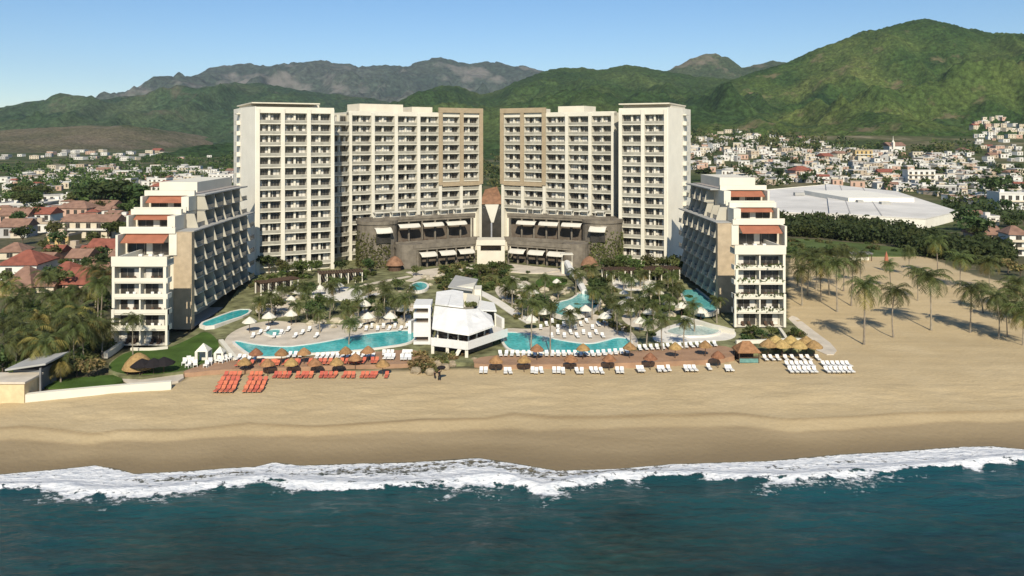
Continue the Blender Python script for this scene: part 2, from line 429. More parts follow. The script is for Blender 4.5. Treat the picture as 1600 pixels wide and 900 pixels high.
thr = math_(nt, 'ADD', math_(nt, 'MULTIPLY', fa, math_(nt, 'SUBTRACT', 1.0, math_(nt, 'MULTIPLY', math_(nt, 'SUBTRACT', lace, .5), 3.7))), cell)
fm = ramp(nt, thr, [(.42, 0.), (.62, 1.)])
whit = ramp(nt, noise(nt, .9, 6, None, .65), [(.28, (.50, .53, .56)), (.52, (.74, .74, .73)), (.72, (.86, .84, .80))])
c = mixc(nt, fm, c, whit)
lk(nt, c, b.inputs['Base Color'])
rr = nt.nodes.new('ShaderNodeMapRange'); rr.inputs['To Min'].default_value = .16; rr.inputs['To Max'].default_value = .85
lk(nt, fm, rr.inputs['Value']); lk(nt, rr.outputs[0], b.inputs['Roughness'])
hh = math_(nt, 'ADD', math_(nt, 'MULTIPLY', noise(nt, 1.0, 6, stretch(nt, .35, .8), .6), .9), math_(nt, 'MULTIPLY', lace, math_(nt, 'MULTIPLY', fm, .5)))
lk(nt, bumpn(nt, hh, .85, .8), b.inputs['Normal'])
M['sea'] = m
xs = np.concatenate([np.arange(-420, -110, 5.), np.arange(-110, 130, .32), np.arange(130, 460, 5.)])
ds = np.concatenate([np.arange(0, 16, .25), np.arange(16, 46, .5), np.geomspace(46, 600, 40)])
X, D = np.meshgrid(xs, ds)
ysm = shore_y(X)
fold = sst(60, 5, D)                                   # the shoreline's bends fade out to sea
Y = ysm * fold + 109 * (1 - fold) - D
T = np.maximum(shore_y(X) - np.interp(X, *_foam), 2.5) * .86
sw = (fbm(X / 22, Y / 6, 4, 61) - .5) * .9 + (fbm(X / 5, Y / 2, 3, 62) - .5) * .28
crest = np.exp(-((D - T + 1.0) / 1.3) ** 2) * (.35 + .9 * fbm(X / 10, Y * 0 + 3, 2, 66)) * .8
Z = .03 + sst(1, 12, D) * sw + crest * .75
q = D / T
edge = fbm(X / 3.2, D / 2.0, 4, 71)
patch = fbm(X / 14, D / 5, 3, 72)
foam = sst(-.02, .10, q) * sst(1.14, .86, q + (edge - .5) * .5)
inner = np.exp(-((q - .36) / .17) ** 2) * sst(.40, .70, patch) * .6           # gaps behind the swash front
inner_r = np.exp(-((q - .24) / .15) ** 2) * sst(-45, 0, X) * sst(35, 18, X) * .52
foam = foam * (1 - np.clip(inner + inner_r, 0, .50))
tail = sst(2.3, 1.0, q + (edge - .5)) * sst(.9, 1.05, q) * .42 * sst(.38, .62, patch)
streaks = sst(.62, .78, fbm(X / 9, Y / 2.2, 4, 73)) * .10 * sst(20, 8, D)
foam = np.clip(foam * .92 + tail + streaks, 0, 1)
foam = np.where(D > T * 2.5, foam * .5, foam)
turq = np.clip(sst(5, 1.0, q) * sst(.7, 1.1, q) * .75 + sst(.5, .75, fbm(X / 30, Y / 9, 3, 74)) * .35, 0, 1)
shallow = sst(.62, .1, q + (edge - .5) * .25)
grid_mesh('sea', X, Y, Z, m, dict(foam=foam, turq=turq, shallow=shallow))['kind'] = 'structure'
# sea bed and water behind the camera are the same sheet: it runs 600 m out

# plain behind the resort, out to the foot of the mountains
m, nt, b = newmat('valley_ground', .95, .1)
c1 = ramp(nt, noise(nt, .012, 6), [(.30, (.035, .055, .018)), (.48, (.065, .082, .028)), (.62, (.13, .12, .06)), (.78, (.25, .21, .14))])
c2 = ramp(nt, noise(nt, .09, 5), [(.3, .65), (.7, 1.25)])
lk(nt, mixc(nt, 1., c1, c2, 'MULTIPLY'), b.inputs['Base Color'])
lk(nt, bumpn(nt, noise(nt, .25, 5), .6, 2.), b.inputs['Normal'])
xs = np.concatenate([np.arange(-6000, -500, 120.), np.arange(-500, 900, 10.), np.arange(900, 7000, 120.)])
ys = np.concatenate([np.arange(322, 1500, 9.), np.geomspace(1500, 14000, 60)])
X, Y = np.meshgrid(xs, ys)
Z = plain_z(X, Y) + (fbm(X / 60, Y / 60, 3, 13) - .5) * 2.5 * sst(330, 500, Y) - .25 * (Y < 340)
grid_mesh('plain', X, Y, Z, m)['kind'] = 'structure'

# hills and mountains, each its own height field
def hillmat(name, cols, bare, fscale, bare_at=(.62, .72), canopy=.8):
    m, nt, b = newmat(name, .95, .08)
    big = noise(nt, fscale, 6, None, .55)
    c = ramp(nt, big, [(.25 + .5 * i / (len(cols) - 1), k) for i, k in enumerate(cols)])
    tr = ramp(nt, noise(nt, fscale * 24, 6, None, .72), [(.36, .36), (.5, .98), (.64, 1.8)])
    c = mixc(nt, canopy, c, tr, 'MULTIPLY')
    bm_ = ramp(nt, noise(nt, fscale * 2.3, 7, None, .62), [(bare_at[0], 0.), (bare_at[1], 1.)])
    c = mixc(nt, math_(nt, 'MULTIPLY', bm_, .75), c, bare)
    lk(nt, c, b.inputs['Base Color'])
    lk(nt, bumpn(nt, noise(nt, fscale * 28, 5, None, .7), 1.0, 7.), b.inputs['Normal'])
    return m
HM = dict(
    L1=hillmat('wooded_hill', [(.019, .044, .015), (.042, .076, .020), (.084, .114, .030), (.135, .136, .046)], (.22, .17, .10), .0042, (.60, .70)),
    L2=hillmat('wooded_low_hills', [(.020, .044, .016), (.040, .070, .021), (.078, .102, .032)], (.13, .11, .06), .003, (.66, .78)),
    L3=hillmat('bare_peak', [(.030, .052, .022), (.056, .074, .034), (.11, .108, .062)], (.20, .16, .12), .0022, (.52, .66)),
    L4=hillmat('grey_green_hills', [(.022, .048, .022), (.038, .066, .028), (.070, .088, .040)], (.12, .095, .07), .0022, (.58, .72)),
    L5=hillmat('rocky_mountains', [(.026, .044, .030), (.046, .062, .044), (.08, .088, .07)], (.20, .18, .155), .0011, (.56, .68)),
    L6=hillmat('scrubby_brown_hills', [(.06, .075, .03), (.13, .115, .065), (.19, .15, .10)], (.24, .185, .13), .004, (.55, .7), .6),
)
HN = dict(L1=('wooded_hill', -500, 2900, 1120, 2900, 7., 5.5, 9.), L2=('low_hills', -1500, 2400, 1350, 3800, 12., 7, 16.), L3=('bare_hill', 500, 2600, 3500, 5600, 20., 14, 40.),
          L4=('grey_green_hills', -5500, 900, 2500, 5300, 22., 12, 30.), L5=('far_mountains', -5200, 1700, 5200, 9500, 30., 26, 60.), L6=('brown_hills', -2300, -750, 1750, 2800, 14., 4, 20.))
for k, (nm, x0, x1, y0, y1, st, amp, wl) in HN.items():
    xs = np.arange(x0, x1, st); ys = np.arange(y0 - 60, y1, st)
    X, Y = np.meshgrid(xs, ys)
    Z = hill_z(k, X, Y)
    Z += (fbm(X / wl, Y / wl, 3, 91) - .5) * amp * 2 * sst(y0 - 30, y0 + 150, Y)
    Z = np.where(Z < -40, -40, Z)
    grid_mesh(nm, X, Y, Z, HM[k])['kind'] = 'structure'
# ------------------------------------------------------------------ hotel towers
def frame(p0, p1):
    """Matrix of a facade: x along it from p0 to p1, y into the building, z up; and its length and turn."""
    u = Vector((p1[0] - p0[0], p1[1] - p0[1], 0)); L = u.length; u.normalize()
    v = Vector((-u.y, u.x, 0))
    m = Matrix(((u.x, v.x, 0, p0[0]), (u.y, v.y, 0, p0[1]), (0, 0, 1, 0), (0, 0, 0, 1)))
    return m, L, math.atan2(u.y, u.x)
def P(px, Y): return ((px - PX0) * Y / F, Y)
_wc = {}
def window_mesh(w, h, kind):
    """Glazed wall of one hotel room and its neighbour: dark sliding doors, frames, a strip of wall, drawn curtains here and there."""
    k = (round(w, 2), round(h, 2), kind)
    if k in _wc: return _wc[k]
    rr = random.Random(kind * 31 + 5)
    b = MB(); z1 = h - .35
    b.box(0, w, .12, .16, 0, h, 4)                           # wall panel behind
    parts = [(.02, .43), (.53, .98)] if kind % 3 != 2 else [(.02, .31), (.35, .63), (.68, .98)]
    if kind % 2: parts = [(1 - q, 1 - p) for p, q in reversed(parts)]
    for a, c in parts:
        a *= w; c *= w
        b.box(a, c, .05, .11, .05, z1, 0)
        n = 2 if c - a < 2.2 else 3
        for i in range(n + 1):
            x = a + (c - a) * i / n
            b.box(x - .05, x + .05, -.01, .048, .05, z1, 1)
        b.box(a, c, -.01, .048, z1, z1 + .08, 1)
        for i in range(n):
            if rr.random() < .46:
                x0 = a + (c - a) * i / n + .07; x1 = a + (c - a) * (i + 1) / n - .07
                b.box(x0, x1, .02, .045, .1, z1 - .05, 3)
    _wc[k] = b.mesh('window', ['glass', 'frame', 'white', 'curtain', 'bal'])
    return _wc[k]
def balcony_mesh(w, d, railm, kind=0):
    k = ('b', round(w, 2), round(d, 2), railm, kind)
    if k in _wc: return _wc[k]
    b = MB()
    b.box(0, w, -.02, d, -.26, 0, 0)
    b.box(0, w, .04, .12, .003, .86, 1)
    b.box(0, w, .02, .14, .863, .93, 0)
    rr = random.Random(kind)
    if kind:                                                   # a chair pair and a table on the balcony floor
        x = w * rr.uniform(.2, .7)
        for dx in (-.6, .6):
            b.box(x + dx - .28, x + dx + .28, .75, 1.3, .003, .42, 2); b.box(x + dx - .28, x + dx + .28, 1.3, 1.38, .42, .95, 2)
        b.box(x - .22, x + .22, .8, 1.2, .5, .55, 2)
    b.box(w * .48 - .30, w * .48 + .30, d * .55, d - .01, .003, 2.9, 0)    # party wall between the two rooms
    _wc[k] = b.mesh('balcony', ['white', railm, 'wood'])
    return _wc[k]

class Tower:
    FL0, FH, NF, ZB, ZT = 8.6, 3.2, 14, 5.0, 54.8
    def __init__(s, label, base):
        s.root = thing('hotel_tower', label, 'hotel tower', base, 0, 'white hotel towers')
        s.T = Matrix.Translation(-Vector(base)); s.base = Vector(base)
        s.nw = 0; s.rest_b, s.rest_w = MB(), MB()
        s.rest = []
    def mb(s, m): return MB(s.T @ m)
    def bay(s, m, rz, x, w, z, kind, rail='rail', d=1.75):
        p = m @ Vector((x, 0, z)) - s.base
        if s.nw < 100:
            o = link('balcony', balcony_mesh(w, d, rail, kind % 3), s.root, p, rz)
            link('window', window_mesh(w, s.FH - .28, kind), o, (0, d - .1, 0))
            s.nw += 1
        else: s.rest.append((m, rz, x, w, z, kind, rail, d))
    def flush(s):
        if not s.rest: return
        for nm, mats in (('balconies_and_windows', None),):
            bm = bmesh.new(); mats = []
            for (m, rz, x, w, z, kind, rail, d) in s.rest:
                for me, off in ((balcony_mesh(w, d, rail, kind % 3), 0), (window_mesh(w, s.FH - .28, kind), d - .1)):
                    for mm in me.materials:
                        if mm not in mats: mats.append(mm)
                    t = bmesh.new(); t.from_mesh(me)
                    t.transform(s.T @ m @ Matrix.Translation((x, off, z)))
                    for f in t.faces: f.material_index = mats.index(me.materials[f.material_index])
                    tmp = bpy.data.meshes.new('t'); t.to_mesh(tmp); t.free(); bm.from_mesh(tmp); bpy.data.meshes.remove(tmp)
            me = bpy.data.meshes.new(nm); bm.to_mesh(me); bm.free()
            for mm in mats: me.materials.append(mm)
            stuff(link(nm, me, s.root))
    def section(s, p0, p1, nb, ztop, depth=20, pier=1.15, skip=lambda i, k: False, tan=(), proud=.3, tanz=30.0, flip=False, endfin=(1, 1)):
        m, L, rz = frame(p0, p1)
        bw = L / nb
        s.mb(m).box(.02, L - .02, 1.76, depth, s.ZB, ztop - .4, 0).build('wall', ['white'], s.root)
        # side walls run forward to the balcony front
        b = s.mb(m)
        z53 = s.FL0 + s.FH * s.NF
        b.box(.0, L, .04, 1.75, z53 - .25, ztop, 0)
        b.build('parapet', ['tan' if tan else 'white'], s.root)
        for i in range(nb + 1):
            if (i == 0 and not endfin[0]) or (i == nb and not endfin[1]): continue
            x = i * bw; w = pier / 2 if 0 < i < nb else pier * .45
            c = x + (w if i == 0 else -w if i == nb else 0)
            b = s.mb(m)
            if i in tan:
                b.box(c - w, c + w, -proud, 1.74, s.ZB, tanz - .003, 0)
                b.box(c - w - .12, c + w + .12, -proud - .25, 1.745, tanz, ztop + .25, 1)
                b.build('pier', ['white', 'tan'], s.root)
            else:
                b.box(c - w, c + w, -proud, 1.74, s.ZB, ztop - .5, 0); b.build('pier', ['white'], s.root)
        for k in range(s.NF):
            z = s.FL0 + s.FH * k
            for i in range(nb):
                if skip(i, k): continue
                a = i * bw + (pier * .9 if i == 0 and endfin[0] else pier / 2 if i else .05); c = (i + 1) * bw - (pier * .9 if i == nb - 1 and endfin[1] else pier / 2)
                s.bay(m, rz, a, c - a, z, random.randrange(9))
        return m, L, rz

def side_balconies(t, m, L, x_out, sgn, y0, y1):
    """Slab edges of the balconies on the end wall, seen as a stepped outline."""
    b = t.mb(m)
    for k in range(t.NF + 1):
        z = t.FL0 + t.FH * k
        xa, xb = sorted((x_out + .01 * sgn, x_out + 1.1 * sgn))
        b.box(xa, xb, y0, y1, z - .3, z + .9 if k < t.NF else z, 0)
    b.build('end_balcony', ['white'], t.root)

# tower with three bays in its outer block
t = Tower('white high-rise hotel tower whose outer block has three columns of balconies', (*P(400, 231), 5))
LA = (P(400, 230), P(522, 240))
m, L, rz = t.section(*LA, 3, 54.9, depth=30)
b = t.mb(m); b.box(-.3, L - 3, 6.0, 29, 54.95, 55.9); b.box(-1.0, L - 4, 1.0, 29.5, 55.9, 56.25); b.build('roof', ['cream'], t.root)
t.mb(m).prism([(-.002, -.1), (-.002, 29), (-2.0, 29), (-2.0, 15.3), (-.2, -.1)], 5, 55.0).build('end_wall', ['white2'], t.root)  # sunlight put into the paler white and the skewed plan of this wall
side_balconies(t, m, L, -2.0, -1, 15.6, 20)
LB = (P(545, 256), P(752, 284))
hid = lambda i, k: k < (0 if i == 0 else 3 if i < 2 else 4)
m, L, rz = t.section(*LB, 6, 54.6, depth=19, skip=hid, endfin=(1, 1))
bB = t.mb(m); bB.box(6, 22, 5, 15, 54.6, 57.2); bB.box(26, 34, 6, 14, 54.6, 56.6); bB.build('roof_plant_room', ['cream'], t.root)
# tan framed bays at the inner end
b = t.mb(m); bw = L / 6
for i in (4, 5, 6):
    x = i * bw + (-.35 if i == 6 else 0)
    b.box(x - .72, x + .72, -.62, -.31, 29.6, 54.6)
b.box(4 * bw - .72, 6 * bw + .37, -.66, .03, 54.605, 56.3); b.box(4 * bw + .72, 6 * bw - .72 - .35, -.55, .0, 29.2, 30.6)
b.build('tan_frame', ['tan'], t.root)
# recessed strip between the blocks
m2, L2, rz2 = frame(P(521, 250), P(547, 256))
t.mb(m2).box(0, L2, 1.8, 9, 5, 53.6).build('recess_wall', ['cream'], t.root)
for k in range(t.NF): t.bay(m2, rz2, .2, L2 - .4, t.FL0 + t.FH * k, k % 9)
t.flush()

# tower with two bays in its outer block
t = Tower('white high-rise hotel tower whose outer block has two columns of balconies', (*P(1043, 243), 5))
m, L, rz = t.section(P(967, 250.5), P(1043, 244), 2, 55.2, depth=26)
b = t.mb(m); b.box(.3, L + .2, 4.0, 25, 55.25, 56.3); b.box(-.3, L + .4, .8, 25.5, 56.3, 56.7); b.build('roof', ['cream'], t.root)
t.mb(m).prism([(L + .002, -.1), (L + .2, -.1), (L + 2.0, 12.4), (L + 2.0, 25), (L + .002, 25)], 5, 55.3).build('end_wall', ['white2'], t.root)  # sun brightness again put into the wall's colour and skew
side_balconies(t, m, L, L + 2.0, 1, 12.8, 17)
LR = (P(784, 284), (39.9, 259.9))
hid = lambda i, k: k < (0 if i >= 4 else 3 if i >= 3 else 4)
m, L, rz = frame(*LR); L5 = L
m, L, rz = t.section(*LR, 5, 54.6, depth=19, skip=hid)
b = t.mb(m); b.box(9, 13, 5, 12, 54.6, 56.2); b.box(20, 30, 5, 14, 54.6, 56.8); b.build('roof_plant_room', ['cream'], t.root)
b = t.mb(m); bw = L / 5
for i in (0, 1, 2):
    x = i * bw + (.35 if i == 0 else 0)
    b.box(x - .72, x + .72, -.62, -.31, 29.6, 54.6)
b.box(-.37, 2 * bw + .72, -.66, .03, 54.605, 56.3); b.box(.72 + .35, 2 * bw - .72, -.55, .0, 29.2, 30.6)
b.build('tan_frame', ['tan'], t.root)
t.flush()

# ------------------------------------------------------------------ terraced side wings
def wing(ox, oy, oz, s, ly_end, label, tanm='tanwall', plants=False):
    root = thing('hotel_wing', label, 'hotel wing', (ox, oy, oz), 0, 'terraced hotel wings')
    Xm = Matrix(((s, 0, 0, 0), (0, 1, 0, 0), (0, 0, 1, 0), (0, 0, 0, 1)))     # x grows outward from the inner facade
    mb = lambda: MB(Xm)
    zl = [0, 3.2, 6.4, 9.6, 12.8, 16.0]
    # front block of five balcony storeys
    b = mb(); b.box(1.2, 10.9, 2.2, 3.4, 0, 15.9); b.box(5.2, 10.9, 3.402, 14, 0, 15.9); b.build('wall', ['white'], root)
    mb().box(10.9, 11.3, .6, 15, 0, 16.0).build('outer_wall', ['white'], root)
    for q in ((-.0, .45, -.1, .7, 0, 7.3), (10.8, 11.35, -.15, .58, 0, 7.3), (.3, .9, -.03, .5, 7.6, 15.99), (10.72, 11.27, -.03, .5, 7.6, 15.99)): mb().box(*q).build('column', ['white'], root)
    for k in range(5):
        z = zl[k]
        b = mb()
        b.box(.2, 11.3, .1, 2.2, z - .25 if k else .0, z + .05, 0)
        if k: b.box(.2, 11.3, .0, .16, z + .053, z + .85, 1); b.box(.0, .2, .0, 2.2, z - .2, z + .85, 1)
        b.box(5.6, 5.9, .3, 2.2, z + .06, z + 2.9, 0)
        bl = b.build('balcony', ['white', 'white'], root)
        wv = MB(Xm)
        for (x0, x1) in ((1.4, 5.3), (6.3, 10.4)):
            n = 3
            wv.box(x0, x1, 2.05, 2.15, z + .1, z + 2.5, 0)
            for i in range(n + 1): wv.box(x0 + (x1 - x0) * i / n - .05, x0 + (x1 - x0) * i / n + .05, 1.98, 2.045, z + .1, z + 2.5, 1)
            q = random.randrange(3)
            if random.random() < .8: wv.box(x0 + (x1 - x0) * q / n + .08, x0 + (x1 - x0) * (q + 1) / n - .08, 2.0, 2.04, z + .15, z + 2.45, 2)
        wv.build('window', ['glass', 'frame', 'curtain'], bl)
        for x in (3.0, 8.1):
            for dx in (-.7, .7):
                f = MB(Xm); f.box(x + dx - .3, x + dx + .3, .8, 1.5, z + .06, z + .45); f.box(x + dx - .3, x + dx + .3, 1.5, 1.6, z + .45, z + 1.0)
                f.build('balcony_chair', ['lwhite' if k % 2 else 'wood'], bl)
        if plants and k:
            lf = MB(Xm); rr = random.Random(k)
            for _ in range(150):
                c = Vector((rr.uniform(.4, 11), rr.uniform(-.25, .35), z + .7 + rr.uniform(-.6, .75) * rr.random()))
                if rr.random() < .45 and 3.5 < c.x < 7.5: continue
                leafquad(lf, c, rr, .34)
            lf.build('planter', ['leafA'], bl)
    b = mb(); b.box(.1, 11.4, -.1, 3.6, 16.0, 16.3); b.box(5.0, 11.4, 3.602, 13.6, 16.0, 16.3); b.box(.1, 11.4, -.1, .2, 16.3, 18.0); b.box(11.1, 11.4, .2, 14, 16.3, 17.6); b.box(5.0, 5.2, 3.7, 8.0, 16.3, 17.2)
    b.build('terrace', ['white'], root)
    mb().box(.12, .22, .25, 3.5, 16.3, 17.3).build('glass_balustrade', ['bglass'], root)
    # main body in three steps
    b = mb()
    b.box(4.2, 15.0, 14.0, ly_end, 0, 21.25); b.box(4.6, 16, 20, ly_end, 21.25, 24.85); b.box(4.6, 16, 28, ly_end, 24.85, 28.5)
    b.build('main_wall', ['cream'], root)
    b = mb(); b.box(.2, 4.2, 13.6, 15.2, 0, 21.3); b.build('tan_end_wall', [tanm], root)
    # stepped terraces with awnings: (front, floor z, inner x, outer x, awning depth)
    for (yf, z, xa, xb, dep, dz) in ((13.9, 16.3, 5.2, 14.2, 3.2, 1.5), (19.9, 21.4, 6.2, 14.6, 2.0, .8), (27.9, 25.0, 6.2, 15.0, 2.8, 1.3)):
        b = mb()
        top = {16.3: 21.3, 21.4: 24.9, 25.0: 28.6}[z]
        b.box(xa - 1.6, xb + 1.4, yf - .9, yf + .1, top - .2, top + 1.0, 0)            # white fascia and parapet
        b.box(xa - 1.8, xa - .1, yf - 5.0 if z > 17 else yf - .6, yf - .02, z, top - .203, 0)   # blade wall
        b.box(xb + .7, xb + 1.2, yf - 3.6, yf - .02, z, top - .203, 0)
        if z > 17: b.box(xa - 1.8, xb + 1.4, yf - 6.6, yf - 6.3, z - .1, z + 1.15, 0)     # terrace parapet in front
        b.build('terrace_frame', ['white'], root)
        w = MB(Xm)
        w.box(xa, xb, yf - .08, yf - .02, z + .1, z + 2.7, 0)
        for i in range(6): w.box(xa + (xb - xa) * i / 5 - .06, xa + (xb - xa) * i / 5 + .06, yf - .16, yf - .085, z + .1, z + 2.7, 1)
        w.box(xa + 3.6, xa + 5.0, yf - .14, yf - .085, z + .15, z + 2.6, 2)
        w.build('window', ['glass', 'frame', 'curtain'], root)
        a = MB(Xm)
        y1, z1, y0, z0 = yf - .2, top - .3, yf - dep, top - .3 - dz
        a.slab([(xa - .05, y0, z0), (xb + .3, y0, z0), (xb + .3, y1, z1), (xa - .05, y1, z1)], .08)
        a.box(xa - .05, xb + .3, y0 - .04, y0, z0 - .2, z0 + .02)
        a.build('awning', ['redaw'], root)
        for i in range(4):
            f = MB(Xm); x = xa + 1 + i * 2.2; f.box(x - .4, x + .4, yf - 2.4, yf - 1.6, z + .05, z + .5); f.build('terrace_seat', ['lwhite'], root)
    # inner facade: balconies floor by floor
    nby, y_a = 7, 15.4
    bl = (ly_end - y_a) / nby
    def bal(lx0, d, w):
        b = MB(Xm)
        b.box(lx0 - .1, lx0 + d, 0, w, -.25, 0, 0)
        b.box(lx0 - .02, lx0 + .07, .2, w - .15, .02, 1.0, 1)
        q = [(lx0 - .85, .003), (lx0 + d, .003), (lx0 + d, 3.2), (lx0 + .1, 3.2)]           # raking fin between rooms
        b.add([(x, -.14, z) for x, z in q] + [(x, .14, z) for x, z in q], [(0, 1, 2, 3), (7, 6, 5, 4), (0, 3, 7, 4), (0, 4, 5, 1), (2, 6, 7, 3)], 2)
        return b.mesh('balcony', ['grey', 'dglass', 'bal'])
    def win(lx, w, kind):
        b = MB(Xm)
        b.box(lx - .12, lx - .04, .5, w - .5, .05, 2.7, 0)
        for i in range(4): b.box(lx - .18, lx - .125, .5 + (w - 1.) * i / 3 - .05, .5 + (w - 1.) * i / 3 + .05, .05, 2.7, 1)
        if kind: b.box(lx - .17, lx - .125, .6 + (w - 1.) * kind / 3, .4 + (w - 1.) * (kind + 1) / 3, .1, 2.6, 2)
        return b.mesh('window', ['wglass', 'frame', 'curtain'])
    bm_lo, bm_hi = bal(.5, 3.65, bl), bal(2.6, 1.95, bl)
    wm = [(win(4.2, bl, k), win(4.6, bl, k)) for k in range(3)]
    mb().box(.5, 4.15, y_a, ly_end, 0, .25).build('plinth', ['grey'], root)
    for k in range(8):
        z = 3.55 * k if k < 6 else 21.4 + 3.6 * (k - 6)
        if k == 0: continue
        for i in range(nby):
            y = y_a + i * bl
            if k == 6 and y < 20 or k == 7 and y < 28: continue
            o = link('balcony', bm_lo if k < 6 else bm_hi, root, (0, y, z))
            link('window', wm[random.randrange(3)][0 if k < 6 else 1], o)
    b = mb(); b.box(.35, 4.15, y_a, ly_end, 21.15, 21.4); b.box(2.4, 4.55, 28, ly_end, 28.3, 28.6)
    b.build('eave', ['grey'], root)
    b = mb(); b.box(4.6, 16, 28.2, ly_end, 28.5, 28.75); b.build('roof', ['roofg'], root)
    b = mb(); b.box(6.5, 15.8, 34, ly_end - 1, 28.75, 31.2); b.build('roof_plant_room', ['white'], root)
    return root
def leafquad(b, c, rr, size, mi=0, up=.35):
    n = Vector((rr.gauss(0, 1), rr.gauss(0, 1), rr.gauss(0, 1) + up)).normalized()
    a = n.orthogonal().normalized(); a.rotate(Matrix.Rotation(rr.uniform(0, 6.28), 3, n)); d = n.cross(a)
    w, h = size * rr.uniform(.6, 1.2), size * rr.uniform(.35, .7)
    b.add([c - a * w, c - d * h, c + a * w, c + d * h], [(0, 1, 2, 3)], mi)
wing(-65.6, 162, 3.9, -1, 61, 'terraced hotel wing beside the lawn and the palms, bare white balconies on its front')
wing(53.4, 176, 4.3, 1, 54, 'terraced hotel wing beside the open sand, plants hanging on its front balconies', plants=True)

# ------------------------------------------------------------------ restaurant terraces at the towers' foot
def podium(pa, pb, la, lb, s, label):
    """pa, pb: outer and inner end of the upper storey; la, lb of the lower; s = +1 when the outer end has the smaller x."""
    root = thing('terrace_podium', label, 'restaurant building', (*pa, 5.5), 0, 'stone restaurant terraces')
    T = Matrix.Translation(-Vector((*pa, 5.5)))
    def fr(a, c):
        m, L, rz = frame(*((a, c) if s > 0 else (c, a))); return m, L, rz
    m, L, rz = fr(pa, pb); m2, L2, rz2 = fr(la, lb)
    X = (lambda x: x) if s > 0 else (lambda x: L - x)           # x measured from the outer end
    X2 = (lambda x: x) if s > 0 else (lambda x: L2 - x)
    def bx(b, f, x0, x1, *r): b.box(*sorted((f(x0), f(x1))), *r)
    b = MB(T @ m); bx(b, X, 0, L, 5.5, 14, 5.5, 20.0); b.build('wall', ['taupe'], root)
    b = MB(T @ m); bx(b, X, 6, L, -.4, 5.4, 12.6, 13.2); bx(b, X, 6, L, -.5, -.15, 13.2, 14.3); b.build('upper_deck', ['taupe'], root)
    b = MB(T @ m); bx(b, X, -1, L, 2.4, 14.5, 20.0, 20.7); bx(b, X, -1, L, 2.2, 2.6, 20.7, 21.6); b.build('roof', ['taupe'], root)
    for i in range(7):
        b = MB(T @ m); bx(b, X, 7 + i * (L - 8) / 6, 7.45 + i * (L - 8) / 6, 2.5, 3.0, 13.2, 20.0); b.build('column', ['taupe'], root)
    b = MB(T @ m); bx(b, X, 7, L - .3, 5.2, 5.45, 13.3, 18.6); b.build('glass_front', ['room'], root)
    b = MB(T @ m)
    for i in range(9):
        x = 7.5 + i * (L - 9) / 8; b.lathe([(.5, .75), (.5, .8), (.05, .8)], 8, (X(x), 1.6 + (i % 2) * 1.1, 13.2)); b.box(X(x) - .06, X(x) + .06, 1.55 + (i % 2) * 1.1, 1.67 + (i % 2) * 1.1, 13.2, 13.95)
        for dx in (-.8, .8): b.box(X(x + dx) - .22, X(x + dx) + .22, 1.4 + (i % 2) * 1.1, 1.85 + (i % 2) * 1.1, 13.2, 14.1)
    b.build('terrace_table', ['wood'], root)
    # lower storey in front
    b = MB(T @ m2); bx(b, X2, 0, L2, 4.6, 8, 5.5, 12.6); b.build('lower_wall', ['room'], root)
    b = MB(T @ m2); bx(b, X2, -1.2, L2, .2, 7.9, 12.0, 12.62); bx(b, X2, -1.2, L2, .0, .35, 12.62, 13.9); b.build('lower_roof', ['taupe'], root)
    for i in range(7):
        b = MB(T @ m2); bx(b, X2, i * (L2 - .5) / 6, i * (L2 - .5) / 6 + .45, .4, .9, 5.5, 12.0); b.build('lower_column', ['taupe'], root)
    b = MB(T @ m2); bx(b, X2, -1.0, L2, -2.6, -2.3, 5.0, 6.6); bx(b, X2, -1, L2, -2.3, 4.5, 5.0, 5.6); b.build('lower_deck', ['pave'], root)
    # rounded outer end, partly a planted wall
    c = T @ m @ Vector((X(2.6), 6.0, 0)); b = MB(); b.lathe([(6.2, 0), (6.2, 14.2), (6.5, 14.2), (6.5, 15.2), (6.0, 15.2), (.01, 15.1)], 28, (c.x, c.y, 0)); b.build('round_end', ['taupe'], root, smooth=False)
    c2 = T @ m2 @ Vector((X2(-1), 4.2, 0)); b = MB(); b.lathe([(4.0, 0), (4.0, 8.4), (.01, 8.4)], 22, (c2.x, c2.y, 0)); b.build('round_bay', ['taupe'], root)
    rr = random.Random(3); g = MB()
    for _ in range(1100):
        a = rr.uniform(math.pi * .95, math.pi * 1.75) if s > 0 else rr.uniform(math.pi * 1.25, math.pi * 2.05)
        p = Vector((c.x + 6.35 * math.cos(a), c.y + 6.35 * math.sin(a), rr.uniform(.2, 12.5) * rr.uniform(.5, 1)))
        leafquad(g, p, rr, .5)
    g.build('ivy', ['leafC'], root)
    # dark window band and awning on the round end
    def awning(f, mm, x0, x1, z, y0, y1, dz, nm='awning'):
        b = MB(T @ mm); n = 6
        pts = []
        for i in range(n + 1):
            q = i / n; e = .35 * (1 - abs(2 * q - 1) ** 4)
            pts.append((f(x0 + (x1 - x0) * q), y0 - e * 1.6, z - dz + .0))
        for i in range(n):
            xa, xb = f(x0 + (x1 - x0) * i / n), f(x0 + (x1 - x0) * (i + 1) / n)
            ea, eb = pts[i][1], pts[i + 1][1]
            ym = (y0 + y1) / 2
            b.add([(xa, ea, z - dz), (xb, eb, z - dz), (xb, ym, z - dz * .25), (xa, ym, z - dz * .25), (xa, y1, z), (xb, y1, z), (xa, ea, z - dz - .25), (xb, eb, z - dz - .25)],
                  [(0, 1, 2, 3), (3, 2, 5, 4), (6, 7, 1, 0)])
        b.build(nm, ['canvas'], root)
    for i in range(3):
        x = 8.0 + i * (L - 10.5) / 3; awning(X, m, x, x + (L - 12.5) / 3 - .5, 19.3, .9, 2.6, .8)
    ro = m @ Vector((X(2.0), -.9, 0))
    awning(X, m, -.6, 4.6, 18.9, -1.9, .2, 1.3)
